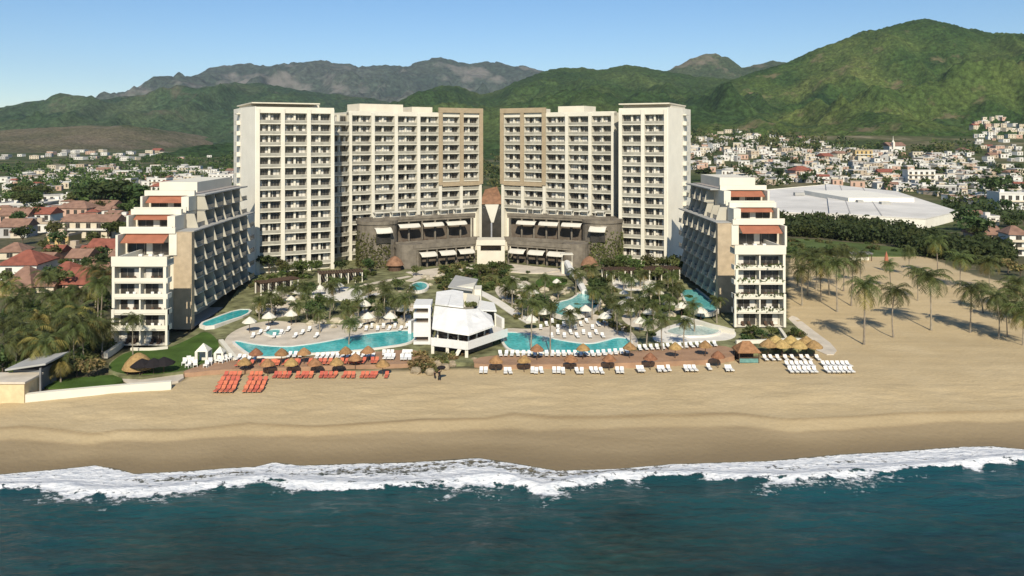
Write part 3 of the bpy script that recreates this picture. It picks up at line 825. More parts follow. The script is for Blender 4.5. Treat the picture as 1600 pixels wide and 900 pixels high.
    b = MB(T @ m); bx(b, X, -.2, 4.4, -.55, -.3, 14.2, 17.5); b.build('round_window', ['glass'], root)
    for i in range(3):
        x = .6 + i * (L2 - .8) / 3; awning(X2, m2, x, x + (L2 - .8) / 3 - 1.2, 11.4, -2.0, .1, .9)
    # white cabanas along the roof
    for i in range(6):
        x = 2.0 + i * (L - 6) / 5.2
        b = MB(T @ m); bx(b, X, x, x + 3.0, 6.0, 8.4, 22.6, 22.85)
        for (dx, dy) in ((.1, 6.1), (2.8, 6.1), (.1, 8.2), (2.8, 8.2)): bx(b, X, x + dx, x + dx + .12, dy, dy + .12, 20.7, 22.6)
        bx(b, X, x + .3, x + 2.7, 6.6, 8.0, 20.7, 21.3); bx(b, X, x + .12, x + 2.88, 8.3, 8.38, 20.7, 22.6)
        b.build('cabana', ['canvas'], root)
    return root
podium(P(588, 240), P(748, 257), P(652, 240.5), P(744, 250.5), 1, 'stone restaurant terrace with white awnings below the tower with three outer bays')
podium(P(945, 243.5), P(788, 257), P(886, 241), P(792, 250.5), -1, 'stone restaurant terrace with white awnings below the tower with two outer bays')

# portal block, roof garden and lobby between the towers
root = thing('portal_pavilion', 'small pale concrete portal with a dark opening between the two restaurant terraces', 'pavilion', (*P(767, 249), 5.5))
b = MB(); w = 4.3
b.box(-w, w, .3, 7, 7.0, 8.6); b.box(-w, w, 0, .3, -0.5, 5.2); b.box(-w, -w + 1.1, 0, 6, 5.2, 7.0); b.box(w - 1.1, w, 0, 6, 5.2, 7.0); b.box(-w, w, .302, 7, -.5, 5.0); b.box(-w - .2, w + .2, -.25, .298, 7.0, 8.65)
b.build('frame', ['cream'], root)
MB().box(-w + 1.1, w - 1.1, 3, 3.2, 5.2, 7.0).build('opening', ['room'], root)
root = thing('lobby_building', 'dark glass lobby with a white V-shaped gable in the gap between the towers', 'lobby', (0, 283, 5.5))
MB().box(-3.4, 3.4, 1, 9, 0, 16.5).build('glass_front', ['glass'], root)
b = MB(); b.slab([(-2.3, .6, 16.8), (2.6, .6, 16.8), (.75, .75, 10.4), (-.1, .75, 10.4)], .01)
b.add([(-2.3, .5, 16.8), (2.6, .5, 16.8), (.75, .5, 10.4), (-.1, .5, 10.4), (-2.3, .9, 16.8), (2.6, .9, 16.8), (.75, .9, 10.4), (-.1, .9, 10.4)], [(0, 1, 2, 3), (0, 4, 5, 1), (1, 5, 6, 2), (2, 6, 7, 3), (3, 7, 4, 0)])
b.build('gable', ['canvas'], root)
b = MB(); b.add([(-3.6, .6, 16.9), (3.6, .6, 16.9), (3.6, 16, 17.5), (-3.6, 16, 17.5), (-2.4, 9, 21.6), (2.0, 10, 22.6), (-3.4, 4, 19.0), (3.4, 4.5, 19.4)], [(0, 1, 7, 6), (6, 7, 5, 4), (1, 2, 5, 7), (2, 3, 4, 5), (3, 0, 6, 4), (0, 3, 2, 1)]); b.build('roof', ['rust'], root)
MB().box(-.25, .25, .3, .8, 4.5, 10.3).build('mast', ['steel'], root)

# ------------------------------------------------------------------ white beach restaurant by the pools
root = thing('beach_restaurant', 'white many-sided beach restaurant with a faceted white roof between the two pools', 'restaurant', (-5, 158, 3.6))
T = Matrix.Translation((5, -158, -3.6))
def Q(px, Y, z): return ((px - PX0) * Y / F, Y, z)
b = MB(T)
e = [Q(675, 157.5, 8.6), Q(700, 155.0, 8.5), Q(733, 153.5, 8.3), Q(772, 159.5, 8.6)]
r = [Q(679, 167, 10.9), Q(700, 164, 11.2), Q(727, 163.5, 10.9), Q(746, 167, 10.3)]
for i in range(3): b.slab([e[i], e[i + 1], r[i + 1], r[i]], .35)
b.slab([e[3], Q(768, 167, 8.9), r[3]], .35)
b.build('main_roof', ['roofw'], root)
b = MB(T)
bk = [Q(682, 177, 11.9), Q(707, 178, 12.2), Q(724, 178, 11.8)]
b.slab([Q(680, 167.3, 11.3), Q(700, 164.4, 11.6), bk[1], bk[0]], .3); b.slab([Q(700.5, 164.4, 11.6), Q(724, 164.2, 11.3), bk[2], bk[1]], .3)
b.build('upper_roof', ['roofw'], root)
b = MB(T); b.slab([Q(727, 168, 10.9), Q(747, 170, 10.6), Q(750, 178, 11.0), Q(730, 178, 11.2)], .3); b.build('rear_terrace_roof', ['canvas'], root)
b = MB(T); b.prism([Q(741, 178, 0)[:2], Q(752, 178, 0)[:2], Q(753, 183, 0)[:2], Q(742, 183, 0)[:2]], 4.5, 12.2); b.build('stair_block', ['white'], root)
g = MB(T); rr = random.Random(2)
for _ in range(120): leafquad(g, Vector(Q(rr.uniform(727, 745), rr.uniform(167.5, 168.5), rr.uniform(10.6, 11.4))), rr, .4)
g.build('roof_planter', ['leafC'], root)
for i, (pa_, pb_) in enumerate((((764, 181), (786, 176)), ((640, 171), (655, 178)))):
    x0, y0, _ = Q(*pa_, 0); x1, y1, _ = Q(*pb_, 0); b = MB(T); d = Vector((y0 - y1, x1 - x0, 0)).normalized() * .35
    b.prism([(x0 - d.x, y0 - d.y), (x1 - d.x, y1 - d.y), (x1 + d.x, y1 + d.y), (x0 + d.x, y0 + d.y)], 4, [6.8, 6.2, 6.2, 6.8]); b.build('stair_wall', ['lwhite'], root)
b = MB(T); b.prism([Q(682, 159.5, 0)[:2], Q(733, 157, 0)[:2], Q(765, 162, 0)[:2], Q(755, 176, 0)[:2], Q(693, 176, 0)[:2]], 6.3, 8.8); b.build('dining_room', ['glass'], root)
b = MB(T)
for px, Y in ((684, 158.6), (700, 157.6), (716, 156.6), (732, 156.0), (745, 158), (757, 160.2)):
    x, y, _ = Q(px, Y, 0); b.box(x - .14, x + .14, y - .14, y + .14, 6.0, 8.7)
b.build('post', ['white'], root)
deck = [Q(674, 156.2, 0)[:2], Q(705, 154.6, 0)[:2], Q(730, 153.0, 0)[:2], Q(792, 163.5, 0)[:2], Q(792, 166, 0)[:2], Q(765, 172, 0)[:2], Q(690, 172, 0)[:2]]
b = MB(T); b.prism(deck, 5.5, 6.05); b.build('terrace_floor', ['paveW'], root)
b = MB(T)
for i in range(3):
    p, q = Vector((*deck[i], 0)), Vector((*deck[i + 1], 0)); d = (q - p); nrm = Vector((d.y, -d.x, 0)).normalized() * .18
    b.prism([(p + nrm)[:2], (q + nrm)[:2], q[:2], p[:2]], 5.4, 7.0)
b.build('terrace_parapet', ['lwhite'], root)
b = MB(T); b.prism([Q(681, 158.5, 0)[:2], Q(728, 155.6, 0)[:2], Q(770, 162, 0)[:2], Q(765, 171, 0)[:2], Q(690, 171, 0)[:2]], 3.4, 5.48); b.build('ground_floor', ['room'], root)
for px, Y in ((676, 156.0), (699, 154.9), (729, 153.2)):
    x, y, _ = Q(px, Y, 0); MB(T).box(x - .3, x + .3, y, y + .6, 3.2, 5.45).build('column', ['white'], root)
b = MB(T)
b.add([Q(706, 153.6, 3.4), Q(712, 153.4, 3.4), Q(722, 153.6, 5.5), Q(716, 153.8, 5.5), Q(706, 153.9, 3.4), Q(712, 153.7, 3.4), Q(722, 153.9, 5.5), Q(716, 154.1, 5.5)], [(0, 1, 2, 3), (7, 6, 5, 4), (0, 3, 7, 4), (1, 5, 6, 2), (3, 2, 6, 7)])
b.build('stair_flight', ['white'], root)
# stacked bar tower
x0, x1 = Q(646, 163, 0)[0], Q(673, 163, 0)[0]
b = MB(T)
for z0, z1 in ((3.4, 4.4), (5.4, 8.2), (9.2, 10.2), (11.2, 11.9)): b.box(x0, x1, 163, 169, z0, z1)
b.box(x1 - .5, x1, 162.9, 163.3, 3.4, 11.5); b.box(x0 + .3, x0 + .8, 168, 168.6, 3.4, 11.5)
b.build('bar_tower', ['lwhite'], root)
MB(T).box(x0 + .5, x1 - .5, 164, 168, 4.2, 11.3).build('bar_window', ['room'], root)
b = MB(T); b.slab([Q(700, 181, 12.3), Q(738, 180, 11.7), Q(747, 190, 12.4), Q(712, 192, 13.0)], .3); b.build('rear_roof', ['grey'], root)
b = MB(T); b.prism([Q(708, 182, 0)[:2], Q(740, 181, 0)[:2], Q(745, 189, 0)[:2], Q(713, 190, 0)[:2]], 4.5, 12.2); b.build('rear_wall', ['white'], root)
b = MB(T); b.slab([Q(744, 168, 9.9), Q(776, 169, 9.5), Q(772, 175, 9.9), Q(748, 176, 10.3)], .3); b.build('porch_roof', ['lwhite'], root)
b = MB(T)
for px, Y in ((746, 168.5), (759, 168.8), (774, 169.5)):
    x, y, _ = Q(px, Y, 0); b.box(x - .15, x + .15, y, y + .3, 6.05, 9.6)
b.build('porch_post', ['white'], root)
MB(T).box(Q(748, 172, 0)[0], Q(772, 172, 0)[0], 172.5, 172.8, 6.05, 9.3).build('porch_glass', ['room'], root)
for i in range(7):
    x, y, _ = Q(690 + i * 12, 156.4 + abs(i - 3) * .9, 0); b = MB(T); b.box(x - .3, x + .3, y - .3, y + .3, 6.4, 6.5); b.box(x - .3, x + .3, y + .24, y + .3, 6.5, 7.0)
    for dx in (-.28, .22):
        for dy in (-.28, .22): b.box(x + dx, x + dx + .06, y + dy, y + dy + .06, 6.05, 6.4)
    b.build('terrace_chair', ['wood'], root)

for px, lab in ((617, 'round brown thatched kiosk beside the planted drum of the terrace with three bay tower'), (921, 'round brown thatched kiosk beside the planted drum near the long pergola')):
    x, y = P(px, 237); o = thing('thatched_kiosk', lab, 'kiosk', (x, y, 6.0))
    MB().lathe([(2.6, 2.5), (2.7, 2.3), (2.0, 3.6), (.9, 4.6), (.01, 5.0)], 16).build('thatch_roof', ['rust'], o)
    MB().lathe([(1.9, -.5), (1.9, 2.5)], 14).build('wall', ['wood'], o)
# ------------------------------------------------------------------ resort grounds
def rz(x, y): return near_z(x, y) + .75                        # garden level above the beach plain
def garden_pt(px, py):
    Yg = np.linspace(120, 330, 1500); X = (px - PX0) * Yg / F
    d = (CZ - (py - PY0) * Yg / F) - rz(X, Yg)
    k = int(np.argmax(d <= 0)); k = max(k, 1)
    w = d[k - 1] / (d[k - 1] - d[k]); y = Yg[k - 1] + w * (Yg[k] - Yg[k - 1])
    return ((px - PX0) * y / F, y)
def smooth_poly(pts, n=3):
    for _ in range(n):
        q = []
        for i in range(len(pts)):
            a, b = pts[i], pts[(i + 1) % len(pts)]
            q += [(a[0] * .75 + b[0] * .25, a[1] * .75 + b[1] * .25), (a[0] * .25 + b[0] * .75, a[1] * .25 + b[1] * .75)]
        pts = q
    return pts
def inside(x, y, P_):
    c = False; n = len(P_)
    for i in range(n):
        x1, y1 = P_[i]; x2, y2 = P_[i - 1]
        if (y1 > y) != (y2 > y) and x < (x2 - x1) * (y - y1) / (y2 - y1 + 1e-12) + x1: c = not c
    return c
def drape(name, poly, zf, m, skirt=1.0, step=4.0):
    """Sheet filling a world-space outline, its height from zf, with a vertical skirt."""
    n = len(poly)
    xs = [p[0] for p in poly]; ys = [p[1] for p in poly]
    pts = [Vector(p) for p in poly]
    gx = min(xs)
    while gx < max(xs):
        gy = min(ys)
        while gy < max(ys):
            p = (gx + .37, gy + .41)
            if inside(p[0], p[1], poly): pts.append(Vector(p))
            gy += step
        gx += step
    v, e, f, *_ = delaunay_2d_cdt(pts, [(i, (i + 1) % n) for i in range(n)], [list(range(n))], 1, 1e-4)
    b = MB(); b.add([(p.x, p.y, float(zf(p.x, p.y))) for p in v], [tuple(t) for t in f])
    ring = [(p[0], p[1], float(zf(p[0], p[1]))) for p in poly]
    b.add(ring + [(x, y, z - skirt) for x, y, z in ring], [(i, (i + 1) % n, n + (i + 1) % n, n + i) for i in range(n)])
    return b.build(name, [m])
def outline(pxs, s=2, solver=garden_pt): return smooth_poly([solver(a, b) for a, b in pxs], s)
def beach_pt(px, py):
    g = gp(px, py); return (g[0], g[1])
up = lambda k: (lambda x, y: rz(x, y) + k)
# planted ground of the whole resort
struct(drape('garden_ground', outline([(288,580),(340,574),(420,571),(620,566),(690,567),(780,566),(960,563),(1130,555),(1190,548),(1240,545),(1285,548),(1240,505),(1210,480),(1140,440),(1080,405),(1050,395),(480,395),(400,400),(365,470),(300,520),(262,540),(200,545),(160,575),(200,592)], 1), rz, M['garden'], 1.6, 5))
struct(drape('lawn', outline([(165,578),(180,560),(205,548),(255,548),(300,528),(322,515),(345,535),(335,560),(305,572),(285,580),(215,588)], 2), up(.05), M['lawn'], .3, 3))
struct(drape('terracotta_deck', outline([(286,580),(330,566),(385,560),(450,560),(560,552),(640,546),(662,552),(660,566),(640,569),(520,572),(420,576),(340,578),(290,584)], 1), up(.06), M['terra'], 1.9, 3))
struct(drape('terracotta_deck', outline([(738,560),(790,554),(900,556),(985,550),(1060,538),(1130,540),(1148,546),(1148,560),(1060,565),(960,568),(850,570),(742,571)], 1), up(.06), M['terra'], 1.9, 3))
struct(drape('pool_terrace', outline([(345,533),(372,512),(420,500),(470,505),(540,508),(600,508),(650,505),(655,520),(610,522),(520,536),(450,546),(395,541),(390,560),(365,565)], 2), up(.05), M['pave'], .3, 3))
struct(drape('pool_terrace', outline([(785,512),(830,515),(870,508),(900,494),(930,490),(960,500),(985,515),(1000,535),(990,548),(960,540),(925,543),(890,541),(850,534),(790,524)], 2), up(.05), M['pave'], .3, 3))
struct(drape('pool_terrace', outline([(1020,520),(1060,503),(1110,505),(1150,515),(1150,530),(1110,534),(1050,536),(1020,534)], 2), up(.05), M['paveW'], .3, 3))
struct(drape('garden_lawn', outline([(835,440),(850,432),(880,433),(890,442),(870,450),(840,450)], 2), up(.06), M['lawn'], .2, 4))
struct(drape('garden_lawn', outline([(690,448),(720,428),(760,418),(790,424),(800,436),(760,452),(720,458)], 2), up(.06), M['leafC'], .2, 4))
struct(drape('garden_lawn', outline([(1000,478),(1040,455),(1070,470),(1085,495),(1050,502),(1010,496)], 2), up(.06), M['field'], .2, 4))
struct(drape('seaward_lawn', outline([(62,610),(75,598),(150,590),(190,588),(192,602),(120,608)], 1, beach_pt), lambda x, y: near_z(x, y) + .35, M['lawn'], .4, 3))
struct(drape('sandy_terrace', outline([(185,600),(205,580),(262,578),(285,582),(288,596),(250,603)], 1, beach_pt), lambda x, y: near_z(x, y) + .3, M['pave'], .4, 3))
struct(drape('beach_path', outline([(1229,500),(1240,492),(1262,510),(1310,545),(1300,558),(1268,545)], 1, beach_pt), lambda x, y: near_z(x, y) + .12, M['pave'], .3, 3))
struct(drape('garden_paving', outline([(395,478),(420,462),(460,466),(470,485),(440,497),(405,496)], 2), up(.045), M['pave'], .2, 4))
struct(drape('garden_paving', outline([(545,490),(590,478),(640,482),(645,505),(600,506),(550,506)], 2), up(.042), M['pave'], .2, 4))
struct(drape('garden_paving', outline([(480,455),(530,447),(570,452),(560,466),(500,472)], 2), up(.048), M['paveW'], .2, 4))
struct(drape('garden_paving', outline([(770,446),(820,440),(835,462),(815,480),(780,468)], 2), up(.044), M['pave'], .2, 4))
struct(drape('garden_paving', outline([(960,432),(1020,436),(1035,450),(985,456),(955,448)], 2), up(.046), M['paveW'], .2, 4))
struct(drape('garden_paving', outline([(965,492),(1010,482),(1040,500),(1020,520),(985,512)], 2), up(.043), M['pave'], .2, 4))
struct(drape('garden_paving', outline([(640,425),(690,418),(745,412),(760,418),(700,428),(650,438)], 2), up(.047), M['pave'], .2, 4))
struct(drape('garden_paving', outline([(780,410),(850,418),(900,422),(895,432),(840,428),(790,420)], 2), up(.047), M['pave'], .2, 4))
def strip(name, pxs, w, k, m, solver=garden_pt, h=0, cols=None):
    """Path or low wall: a ribbon of width w along a line; h > 0 gives it height."""
    p = [Vector((*solver(a, b), 0)) for a, b in pxs]
    q = []
    for i in range(len(p) - 1):                                # round the bends
        for t in (0, .33, .66): q.append(p[i].lerp(p[i + 1], t))
    q.append(p[-1])
    for _ in range(2): q = [q[0]] + [(q[i - 1] + q[i] * 2 + q[i + 1]) / 4 for i in range(1, len(q) - 1)] + [q[-1]]
    b = MB(); vs = []; n = len(q)
    for i in range(n):
        d = (q[min(i + 1, n - 1)] - q[max(i - 1, 0)]).normalized(); s = Vector((-d.y, d.x, 0)) * w / 2
        for pt in (q[i] - s, q[i] + s):
            z = float(rz(pt.x, pt.y)) if solver is garden_pt else float(near_z(pt.x, pt.y))
            vs += [(pt.x, pt.y, z + k + h), (pt.x, pt.y, z - .5)]
    f = []
    for i in range(n - 1):
        o = i * 4; f += [(o, o + 2, o + 6, o + 4), (o + 1, o, o + 4, o + 5), (o + 2, o + 3, o + 7, o + 6)]
    f += [(0, 1, 3, 2), (4 * n - 4, 4 * n - 2, 4 * n - 1, 4 * n - 3)]
    b.add(vs, f); return b.build(name, [m])
for i, (pts, w) in enumerate([([(700,432),(715,438),(725,448)], 2.2), ([(560,447),(600,440),(640,432)], 1.6), ([(420,452),(445,462),(455,472),(440,490)], 2.4), ([(455,455),(480,462),(510,468),(560,470),(600,455)], 1.8),
                              ([(640,425),(660,432),(640,440)], 2.6), ([(610,520),(630,495),(645,478)], 2.2), ([(745,455),(775,470),(800,488),(830,505)], 2.4), ([(790,432),(820,440),(835,455),(800,462)], 2.0),
                              ([(880,415),(900,428),(912,445)], 3.0), ([(940,500),(960,482),(985,465)], 1.6), ([(960,445),(990,450),(1022,452)], 2.4), ([(800,425),(840,428),(880,422)], 2.2)]):
    struct(strip('garden_path', pts, w, .10 + .012 * i, M['pave' if i % 3 else 'paveW']))
def wallthing(name, label, pts, w, h, m, solver=garden_pt, k=0, grp=None):
    return tag(strip(name, pts, w, k, m, solver, h), label, 'wall', grp)
wallthing('retaining_wall', 'long low white wall holding the seaward lawn above the beach', [(40,628),(90,622),(180,614),(268,607)], .9, 1.3, M['white'], beach_pt)
wallthing('garden_wall', 'white zigzag garden wall in front of the tower with two outer bays', [(985,478),(1003,468),(1025,456),(1018,448),(985,440)], 1.0, .7, M['white'])
wallthing('garden_wall', 'long white garden wall between the strip pool and the pale splash terrace', [(1066,500),(1090,507),(1115,515),(1146,522)], .9, 1.0, M['white'])
wallthing('garden_wall', 'white wall bounding the planted bed in front of the wing with hanging plants', [(1150,537),(1190,536),(1225,534),(1255,534)], .7, .7, M['white'])
wallthing('garden_wall', 'short crooked white wall by the corner of the wing with hanging plants', [(1218,516),(1224,524),(1230,534)], .6, .6, M['white'])
wallthing('garden_wall', 'short sloping white wall beside the wing and its palm', [(165,556),(178,548),(190,538)], .8, .7, M['white'])
wallthing('garden_wall', 'white edge wall between the lawn and the pale pool terrace', [(345,534),(356,548),(368,563)], .9, .5, M['white'])
wallthing('garden_wall', 'low white wall at the foot of the wing with bare balconies', [(205,547),(235,548),(262,545)], .6, .5, M['white'])
# cream block at the far end of the retaining wall
o = thing('stone_platform', 'cream stone block platform at the end of the long white wall', 'platform', (*beach_pt(10, 628), 3))
x0, y0 = beach_pt(-60, 630)[0], beach_pt(20, 630)[1]; x1 = beach_pt(38, 630)[0]
MB(Matrix.Translation(-Vector(o.location))).box(x0, x1, y0, y0 + 5, 2, 6.0).build('wall', ['stone'], o)
MB(Matrix.Translation(-Vector(o.location))).box(x0 - .2, x1 + .25, y0 - .25, y0 + 5.2, 6.0, 6.3).build('coping', ['pave'], o)

# ------------------------------------------------------------------ pools
def poolmat(name, a, b_):
    m, nt, b = newmat(name, .08, .5)
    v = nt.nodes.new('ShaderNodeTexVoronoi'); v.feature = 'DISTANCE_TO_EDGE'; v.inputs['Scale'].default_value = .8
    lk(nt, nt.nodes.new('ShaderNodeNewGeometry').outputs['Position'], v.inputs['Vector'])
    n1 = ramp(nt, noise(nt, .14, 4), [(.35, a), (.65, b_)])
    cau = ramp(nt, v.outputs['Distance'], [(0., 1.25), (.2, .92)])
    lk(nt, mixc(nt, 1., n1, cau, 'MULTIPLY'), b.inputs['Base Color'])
    lk(nt, bumpn(nt, noise(nt, 1.2, 3), .25, .2), b.inputs['Normal'])
    return m
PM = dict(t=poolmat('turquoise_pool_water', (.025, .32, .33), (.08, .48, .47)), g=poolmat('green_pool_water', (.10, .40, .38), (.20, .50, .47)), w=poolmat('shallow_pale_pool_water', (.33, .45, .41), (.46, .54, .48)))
def pool(label, pxs, kind='t', s=2, lift=.22):
    p = outline(pxs, s)
    cx, cy = sum(a for a, _ in p) / len(p), sum(b for _, b in p) / len(p)
    z = max(float(rz(a, b)) for a, b in p) * .5 + float(rz(cx, cy)) * .5 + lift
    root = thing('swimming_pool', label, 'swimming pool', (cx, cy, z), 0, 'resort pools')
    q = [(a - cx, b - cy) for a, b in p]
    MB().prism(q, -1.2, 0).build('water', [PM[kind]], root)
    b = MB(); n = len(q); out = []
    for i in range(n):
        d = Vector((q[(i + 1) % n][0] - q[i - 1][0], q[(i + 1) % n][1] - q[i - 1][1])); d.normalize(); out.append((q[i][0] + d.y * .55, q[i][1] - d.x * .55))
    A = sum(q[i - 1][0] * q[i][1] - q[i][0] * q[i - 1][1] for i in range(n))
    if A < 0: out = [(2 * a - c, 2 * b_ - d) for (a, b_), (c, d) in zip(q, out)]
    vs = [(a, c, .09) for a, c in q] + [(a, c, .09) for a, c in out] + [(a, c, -.9) for a, c in out] + [(a, c, -.1) for a, c in q]
    f = []
    for i in range(n):
        j = (i + 1) % n; f += [(i, j, n + j, n + i), (n + i, n + j, 2 * n + j, 2 * n + i), (3 * n + i, 3 * n + j, j, i)]
    b.add(vs, f); b.build('coping', ['paveW'], root)
    return root
pool('long boomerang shaped turquoise pool ending in a point by the lawn', [(362,533),(396,541),(445,545),(480,541),(512,536),(560,526),(600,520),(642,517),(650,527),(640,538),(600,544),(560,549),(500,553),(455,556),(425,560),(395,558),(378,547)])
pool('wide turquoise pool beside the white restaurant, with a curved inland edge', [(783,522),(800,520),(840,526),(870,533),(900,538),(925,540),(950,534),(965,529),(985,532),(984,545),(965,551),(940,554),(900,553),(840,552),(800,550),(788,540)])
pool('greenish upper pool among palms inland of the wide turquoise pool', [(858,492),(872,476),(896,470),(910,452),(934,456),(938,480),(916,498),(880,504)], 'g')
pool('narrow strip pool running along the wing with hanging plants', [(1062,448),(1080,444),(1106,470),(1124,490),(1106,500),(1082,494),(1070,472)], 'g', 1)
pool('narrow lap pool running along the wing with bare balconies', [(312,511),(340,498),(372,484),(392,484),(384,494),(352,506),(326,516)], 't', 1)
pool('pale shallow splash pool with white curbs beside the golden palapas', [(1036,519),(1070,509),(1105,511),(1128,519),(1108,527),(1060,527)], 'w')
pool('small round plunge pool behind the white bar tower', [(642,447),(655,440),(668,445),(666,455),(652,459),(642,455)], 't', 2)
pool('small pale pool in the paved garden behind the boomerang pool', [(410,520),(432,514),(446,520),(430,528)], 'g', 2, .1)
o = thing('water_slide', 'white slide flume running down into the greenish upper pool', 'water slide', (*garden_pt(905, 445), float(rz(*garden_pt(905, 445)))))
T = Matrix.Translation(-Vector(o.location))
pts = [Vector((*garden_pt(a, b_), 0)) for a, b_ in ((886,428),(892,436),(902,444),(908,452),(914,460))]
for i, p in enumerate(pts): p.z = float(rz(p.x, p.y)) + [3.2, 2.5, 1.7, 1.0, .5][i]
MB(T).tube(pts, [.9] * 5, 8).build('flume', ['lwhite'], o)
b = MB(T); p = pts[0]; b.box(p.x - 1.6, p.x + 1.6, p.y, p.y + 3, p.z - 3.6, p.z + .1); b.box(p.x - 1.8, p.x + 1.8, p.y - .2, p.y + 3.2, p.z + 2.3, p.z + 2.5)
for dx in (-1.5, 1.4): b.box(p.x + dx, p.x + dx + .12, p.y, p.y + .12, p.z + .1, p.z + 2.3)
b.build('platform', ['white'], o)

def pergola(label, p0, p1, depth, h=3.2, n=9):
    a, c = garden_pt(*p0), garden_pt(*p1); z = float(rz(*a))
    root = thing('pergola', label, 'pergola', (*a, z)); m, L, q = frame(a, c); T = Matrix.Translation((-a[0], -a[1], 0)) @ m
    b = MB(T); b.box(-.3, L + .3, 0, .25, h - .25, h); b.box(-.3, L + .3, depth - .25, depth, h - .25, h)
    k = int(L / .7)
    for i in range(k + 1): b.box(i * L / k - .22, i * L / k + .22, -.4, depth + .4, h + .003, h + .2)
    b.build('slatted_roof', ['wood'], root)
    for i in range(n):
        for y in (.0, depth - .25): MB(T).box(i * L / (n - 1) - .14, i * L / (n - 1) + .14, y, y + .25, -.5, h - .253).build('post', ['white'], root)
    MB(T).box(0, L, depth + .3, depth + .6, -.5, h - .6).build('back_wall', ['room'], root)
pergola('long brown slatted pergola on white posts below the tower with two outer bays', (948,441), (1062,437), 4.5, n=13)
pergola('brown slatted pergola nearest the wing, below the tower with three outer bays', (408,462), (466,452), 3.5, n=6)
pergola('short brown slatted pergola on white posts near the planted drum of the restaurant terrace', (500,446), (566,441), 3.5, n=7)
# ------------------------------------------------------------------ palms
def frond(b, base, az, el, L, rr, droop, mi=0):
    d = Vector((math.cos(az), math.sin(az), 0)); n = 7
    pts = []; p = Vector(base); a = el
    for i in range(n + 1):
        pts.append(p.copy()); p = p + (d * math.cos(a) + Vector((0, 0, math.sin(a)))) * (L / n); a -= droop / n * (1 + i * .12)
    sd_ = Vector((-d.y, d.x, 0))
    for i in range(n):
        q0, q1 = pts[i], pts[i + 1]
        t = (i + .5) / n; w = L * .30 * math.sin(math.pi * min(1, .18 + t * .80)) ** .8
        for s in (-1, 1):
            for k in (0, .5):
                r0 = q0.lerp(q1, k); r1 = q0.lerp(q1, k + .36)
                tip = r1 + sd_ * s * w * rr.uniform(.8, 1.1) + (q1 - q0) * .75 - Vector((0, 0, w * rr.uniform(.35, .75)))
                b.add([r0, r1, tip], [(0, 1, 2)], mi)
    b.tube([pts[0], pts[3], pts[n]], [.05, .035, .01], 3, mi, False)
def crown_mesh(seed, kind='coco'):
    rr = random.Random(seed); b = MB()
    nf = 22 if kind == 'coco' else 26
    for i in range(nf):
        u = i / nf
        el = R(rr.uniform(60, 80)) * (1 - u) + R(rr.uniform(-45, -20)) * u
        frond(b, (0, 0, rr.uniform(-.15, .2)), i * 2.399 + rr.uniform(-.2, .2), el, rr.uniform(3.6, 4.8), rr, R(rr.uniform(70, 115)), 1 if (kind == 'gold' and rr.random() < .6) or (u > .75 and rr.random() < .5) else 0)
    for k in range(5):
        a = k * 1.3; b.lathe([(.01, -.16), (.14, 0), (.01, .16)], 5, (.25 * math.cos(a), .25 * math.sin(a), -.35), 2)
    return b.mesh('crown', ['frond', 'frondY', 'bark'])
CROWNS = [crown_mesh(i) for i in range(5)]
CROWNS_G = [crown_mesh(20 + i, 'gold') for i in range(3)]
def trunk_mesh(seed):
    rr = random.Random(seed); b = MB(); lx, ly = rr.uniform(-.06, .06), rr.uniform(-.05, .05); cu = rr.uniform(-.04, .04)
    ps = [(lx * t * t + cu * math.sin(t * 3.1), ly * t * t, t) for t in [i / 7 for i in range(8)]]
    me = b
    me.tube(ps, [.026, .018, .0155, .0145, .014, .0135, .013, .0135], 7)
    return me.mesh('trunk', ['trunk']), Vector(ps[-1])
TRUNKS = [trunk_mesh(i) for i in range(6)]
def palm(x, y, z, h, label, group, sz=1.0, gold=False, seed=None):
    rr = random.Random(seed if seed is not None else int(x * 13 + y * 7))
    root = thing('palm_tree', label, 'palm tree', (x, y, z - .1), rr.uniform(0, 6.28), group)
    tm, tip = TRUNKS[rr.randrange(6)]
    link('trunk', tm, root, scale=(h * .95 if h > 7 else 9, h * .95 if h > 7 else 9, h))
    k = h * .95 if h > 7 else 9
    link('crown', rr.choice(CROWNS_G if gold else CROWNS), root, (tip.x * k, tip.y * k, h), rr.uniform(0, 6.28), scale=(sz * rr.uniform(.9, 1.12),) * 2 + (sz * rr.uniform(.9, 1.1),))
    return root
